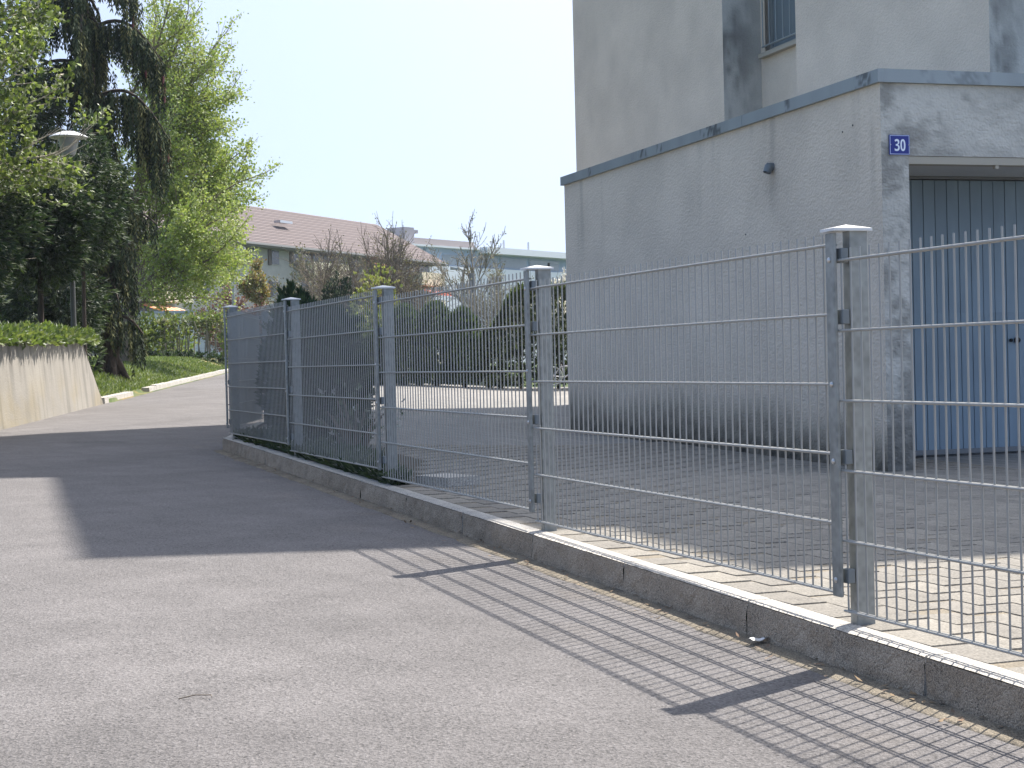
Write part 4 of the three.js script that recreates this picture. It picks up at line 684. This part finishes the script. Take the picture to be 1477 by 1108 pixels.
// ------------------------------------------------------------------ apartment house with the tiled roof
{
  const a = thing('apartment_house', 'long three-storey apartment house with pinkish tiled roof and cream balconies', 'building', [-15.36, 0, -103], rad(90 - 22.6));
  const X0 = -17, X1 = 27.5, EV = 8.6, DEP = 10.6;       // local x along the front (away), z towards the lane
  const wallM = mat(0.46, 0.45, 0.43, 0.92, { map: stuccoMap });
  new MB().box(X0, X1 - 1.0, 0.2, EV, -DEP, -1.0).build('wall', wallM, a);
  // roof: courses of tiles as stepped strips on both slopes and the hip
  const over = 0.0, RIDGE = 3.3, hw = (DEP + 1.0) / 2, rz = -1.0 - hw + 1.0, N = 26;
  const tilesA = mat(0.145, 0.112, 0.108, 0.85), rf = new MB(), rB = new MB(); const hipL = 0.4;
  for (let i = 0; i < N; i++) {
    const f0 = i / N, f1 = (i + 1) / N, y0 = EV + RIDGE * f0, y1 = EV + RIDGE * f1 - 0.025, zf0 = lerp(0.0, rz, f0), zf1 = lerp(0.0, rz, f1), zb0 = lerp(2 * rz, rz, f0), zb1 = lerp(2 * rz, rz, f1), xe0 = X1 - hipL * f0, xe1 = X1 - hipL * f1, c = i % 2 ? rf : rB, th = 0.05;
    c.quad([X0, y0 + th, zf0], [xe0, y0 + th, zf0], [xe1, y1 + th, zf1], [X0, y1 + th, zf1]).quad([X0, y0, zf0], [xe0, y0, zf0], [xe0, y0 + th, zf0], [X0, y0 + th, zf0]);
    c.quad([xe0, y0 + th, zb0], [X0, y0 + th, zb0], [X0, y1 + th, zb1], [xe1, y1 + th, zb1]);
    c.quad([xe0, y0 + th, zf0], [xe0, y0 + th, zb0], [xe1, y1 + th, zb1], [xe1, y1 + th, zf1]).quad([xe0, y0, zf0], [xe0, y0, zb0], [xe0, y0 + th, zb0], [xe0, y0 + th, zf0]);
  }
  new MB().quad([X1 - 1.0, EV - 0.2, -1.0], [X1 - 1.0, EV - 0.2, -DEP], [X1 - 1.0, EV + RIDGE - 0.1, rz], [X1 - 1.0, EV + RIDGE - 0.1, rz]).build('gable', wallM, a);
  const roof = rf.build('roof', tilesA, a); rB.build('tile_courses', mat(0.10, 0.078, 0.076, 0.85), roof).userData.kind = 'stuff';
  new MB().box(X0, X1 - 0.05, EV - 0.16, EV - 0.02, 2 * rz + 0.1, -0.06).build('eaves', mat(0.2, 0.19, 0.18, 0.9), a);
  new MB().box(X0, X1, EV - 0.06, EV + 0.06, -0.03, 0.09).build('gutter', mat(0.3, 0.29, 0.28, 0.5), a);
  new MB().box(6.6, 8.2, EV + 1.9, EV + 2.06, -2.9, -2.4).build('roof_window', M.bolt, a); new MB().box(-3, -1.6, EV + 1.5, EV + 1.66, -2.3, -1.8).build('roof_window', M.bolt, a);
  new MB().box(25.2, 26.3, EV + 0.3, EV + 2.3, -8.6, -7.8).box(25.1, 26.4, EV + 2.3, EV + 2.42, -8.7, -7.7).build('chimney', mat(0.14, 0.13, 0.12, 0.9), a);
  const cream = mat(0.62, 0.57, 0.42, 0.9), aw = mat(0.75, 0.22, 0.07, 0.8), awR = mat(0.8, 0.13, 0.08, 0.8), gl = mat(0.05, 0.06, 0.07, 0.2), shut = mat(0.12, 0.1, 0.09, 0.8);
  for (let fl = 0; fl < 4; fl++) {
    const y = 0.8 + fl * 2.02;
    for (let x = X0 + 1; x < X1 - 3; x += 2.7) {
      const w = new MB().box(x, x + 1.0, y + 0.6, y + 1.6, -1.0, -0.96).build('window', wallM, a); new MB().box(x + 0.06, x + 0.94, y + 0.66, y + 1.54, -0.965, -0.94).build('pane', gl, w); new MB().box(x - 0.36, x - 0.02, y + 0.58, y + 1.62, -0.99, -0.92).build('shutter', shut, w);
    }
    for (const [bx0, bx1] of [[-12, -8], [6.2, 11], [22.4, 26.4]]) { const b = new MB().box(bx0, bx1, y - 0.1, y + 0.08, -1.0, 0.3).build('balcony', cream, a); new MB().box(bx0, bx1, y + 0.08, y + 0.9, 0.2, 0.3).box(bx0, bx0 + 0.1, y + 0.08, y + 0.9, -1, 0.2).box(bx1 - 0.1, bx1, y + 0.08, y + 0.9, -1, 0.2).build('parapet', cream, b); new MB().box(bx0 + 0.3, bx1 - 0.3, y + 0.08, y + 1.75, -1.0, -0.93).build('balcony_glazing', gl, b); }
  }
  const awn = (x0, x1, y, m, m2) => { const n = Math.round((x1 - x0) / 0.26), A = new MB(), B = new MB(); for (let i = 0; i < n; i++) { const p = lerp(x0, x1, i / n), q = lerp(x0, x1, (i + 1) / n), d = 0.02 * (i % 2), c = i % 2 ? B : A; c.quad([p, y - 0.5 + d, 0.95], [q, y - 0.5 + d, 0.95], [q, y + 0.05 + d, -0.9], [p, y + 0.05 + d, -0.9]).quad([p, y - 0.68, 0.96], [q, y - 0.68, 0.96], [q, y - 0.5 + d, 0.95], [p, y - 0.5 + d, 0.95]); } const o = A.build('awning', m, a); B.build('pale_stripes', m2, o).userData.kind = 'stuff'; };
  awn(-12.3, -9.6, 4.72, aw, mat(0.75, 0.5, 0.3, 0.8)); awn(15.2, 17.0, 8.3, aw, mat(0.7, 0.3, 0.15, 0.8)); awn(22.6, 26.3, 6.72, awR, mat(0.8, 0.28, 0.22, 0.8));
}
{ // low white house parts in front of it
  const w = thing('white_annex', 'low white building with flat roof seen left of the juniper above the fence', 'building', [-18.8, 0.9, -84], rad(8));
  new MB().box(0, 7, 0, 2.9, -3, 0).build('wall', mat(0.72, 0.72, 0.7, 0.9, { map: stuccoMap }), w); new MB().box(-0.15, 7.15, 2.9, 3.02, -3.1, 0.15).build('roof', mat(0.4, 0.42, 0.45, 0.8), w);
  for (const x of [1.0, 3.4, 5.8]) { const f = new MB().box(x, x + 0.8, 1.2, 2.2, 0.0, 0.04).build('window', mat(0.4, 0.4, 0.4, 0.7), w); new MB().box(x + 0.06, x + 0.74, 1.26, 2.14, 0.035, 0.06).build('pane', mat(0.05, 0.06, 0.07, 0.2), f); }
}
{ // pale blue modern building
  const b = thing('modern_building', 'pale blue flat-roofed modern building with window band right of the tiled roof', 'building', [-8.9, 0, -150], rad(56));
  const blue = mat(0.32, 0.40, 0.5, 0.7), white = mat(0.76, 0.78, 0.8, 0.8);
  new MB().box(-4, 30, 0.5, 11.6, -12, 0).build('upper_wall', blue, b);
  new MB().box(-4, 30, 0.5, 9.9, 0, 0.6).build('lower_wall', white, b);
  for (const [x0, x1] of [[4.9, 9.4], [9.7, 14], [14.3, 19], [19.4, 25]]) { const f = new MB().box(x0, x1, 10.02, 11.1, -0.02, 0.06).build('window', blue, b); new MB().box(x0 + 0.1, x1 - 0.1, 10.09, 11.03, 0.05, 0.09).build('pane', M.glass, f); }
  new MB().box(-4.2, 10.5, 11.6, 11.75, -13, 0.5).build('roof_slab', white, b);
  new MB().box(2, 11.5, 11.75, 12.5, -10, -1).build('penthouse', mat(0.27, 0.24, 0.235, 0.85), b);
  new MB().box(10.5, 32, 11.3, 11.9, -13, 1.2).build('roof_edge', white, b);
  for (const x of [3, 6.5]) new MB().box(x, x + 1.2, 12.5, 12.8, -8, -6).build('roof_hatch', mat(0.25, 0.24, 0.24, 0.8), b);
  new MB().box(0.6, 2.0, 11.75, 13.4, -3, -1).box(2.0, 2.6, 12.9, 13.2, -3, -1).build('vent_tower', mat(0.25, 0.24, 0.26, 0.8), b);
  for (const x of [19.5, 24]) new MB().tube([x, 11.9, -3], [x, 13.2, -3], 0.12, 0.1, 6).build('flue', M.bolt, b);
}
{ // wooded hill far away
  const hill = new MB().grid((u, v) => { const x = lerp(-60, 190, u), k = sstep(0, 0.3, u) * 1.0; return [x, 0.3 + (40 + 6 * u) * Math.sin(v * Math.PI / 2) * (0.25 + 0.75 * sstep(-40, 10, x)) , -640 - 160 * v]; }, 50, 12, null, uvm).build('wooded_hill', mat(0.04, 0.06, 0.035, 1)); struct(hill, 'far wooded hill on the horizon left of the garage', 'hill');
  const R = rng(191), mb = new MB();
  for (let k = 0; k < 2600; k++) { const u = R(), v = Math.pow(R(), 0.5), x = lerp(-60, 190, u), y = 0.3 + (40 + 6 * u) * Math.sin(v * Math.PI / 2) * (0.25 + 0.75 * sstep(-40, 10, x)), z = -640 - 160 * v, h = 4 + 5 * R(), c = [0.03 + 0.02 * R(), 0.05 + 0.02 * R(), 0.03]; for (let s = 0; s < 3; s++) { const yy = y + h * s * 0.28, rr = (1.7 - s * 0.45); for (let q = 0; q < 5; q++) { const a0 = q * 1.2566, a1 = a0 + 1.2566; mb.tri([x + rr * Math.cos(a0), yy, z + rr * Math.sin(a0)], [x + rr * Math.cos(a1), yy, z + rr * Math.sin(a1)], [x, yy + h * 0.5, z], c); } } }
  const f = mb.build('forest', M.needle); tag(f, 'dark conifer forest covering the far hill', 'forest'); f.userData.kind = 'stuff';
}

// ------------------------------------------------------------------ small things on the ground
{ const R = rng(201);
  const paper = (label, s, d, sc, turn) => { const [x, z] = FP(s, d), g = new MB(); g.grid((u, v) => [(u - 0.5) * 0.11 * sc, 0.004 * Math.sin(u * 5 + v * 3) + 0.003 * Math.sin(v * 7), (v - 0.5) * 0.06 * sc], 8, 6, null, (u, v) => [u, v]); const o = g.build('paper_scrap', mat(0.75, 0.75, 0.74, 0.8)); tag(o, label, 'litter'); o.position.set(x, (d > 0 ? plazaY(x, z) + 0.018 : roadY(x, z) + 0.02), z); o.rotation.y = turn; return o; };
  paper('crumpled white paper scrap on the sunny paving behind the right fence panel', -0.4, 0.72, 1.1, TURN + 1.2); paper('small white paper scrap in the gutter against the kerb', 0.35, -0.1, 0.55, 0.7);
  const [tx, tz] = [-0.83, -4.25]; const tw = new MB().path([[-0.04, 0, 0.02], [0, 0.006, 0.005], [0.04, 0.004, 0.0], [0.045, 0.003, 0.02]], 0.0018, 0.0012, 5).build('twig', M.twig); tag(tw, 'thin curved dark twig lying on the sunny asphalt', 'twig'); tw.position.set(tx, roadY(tx, tz) + 0.004, tz);
  const lf = new MB(); for (let k = 0; k < 260; k++) { const s = lerp(-2.4, 9.5, R()), d = -0.06 - 0.16 * Math.pow(R(), 1.6), [x, z] = FP(s, d), dd = nrm([R() - 0.5, 0.15 * R(), R() - 0.5]), c = [[0.2, 0.13, 0.085], [0.24, 0.17, 0.1], [0.14, 0.1, 0.07]][Math.floor(R() * 3)]; lf.leaf([x, roadY(x, z) + 0.011, z], dd, nrm(crs(dd, [0.1 * R(), 1, 0.1])), 0.012 + 0.02 * R(), 0.006, c); }
  const o = lf.build('leaf_litter', M.needle); tag(o, 'dry brown leaf crumbs gathered in the gutter along the kerb', 'leaf litter'); o.userData.kind = 'stuff';
}
renderer.render(scene, camera);
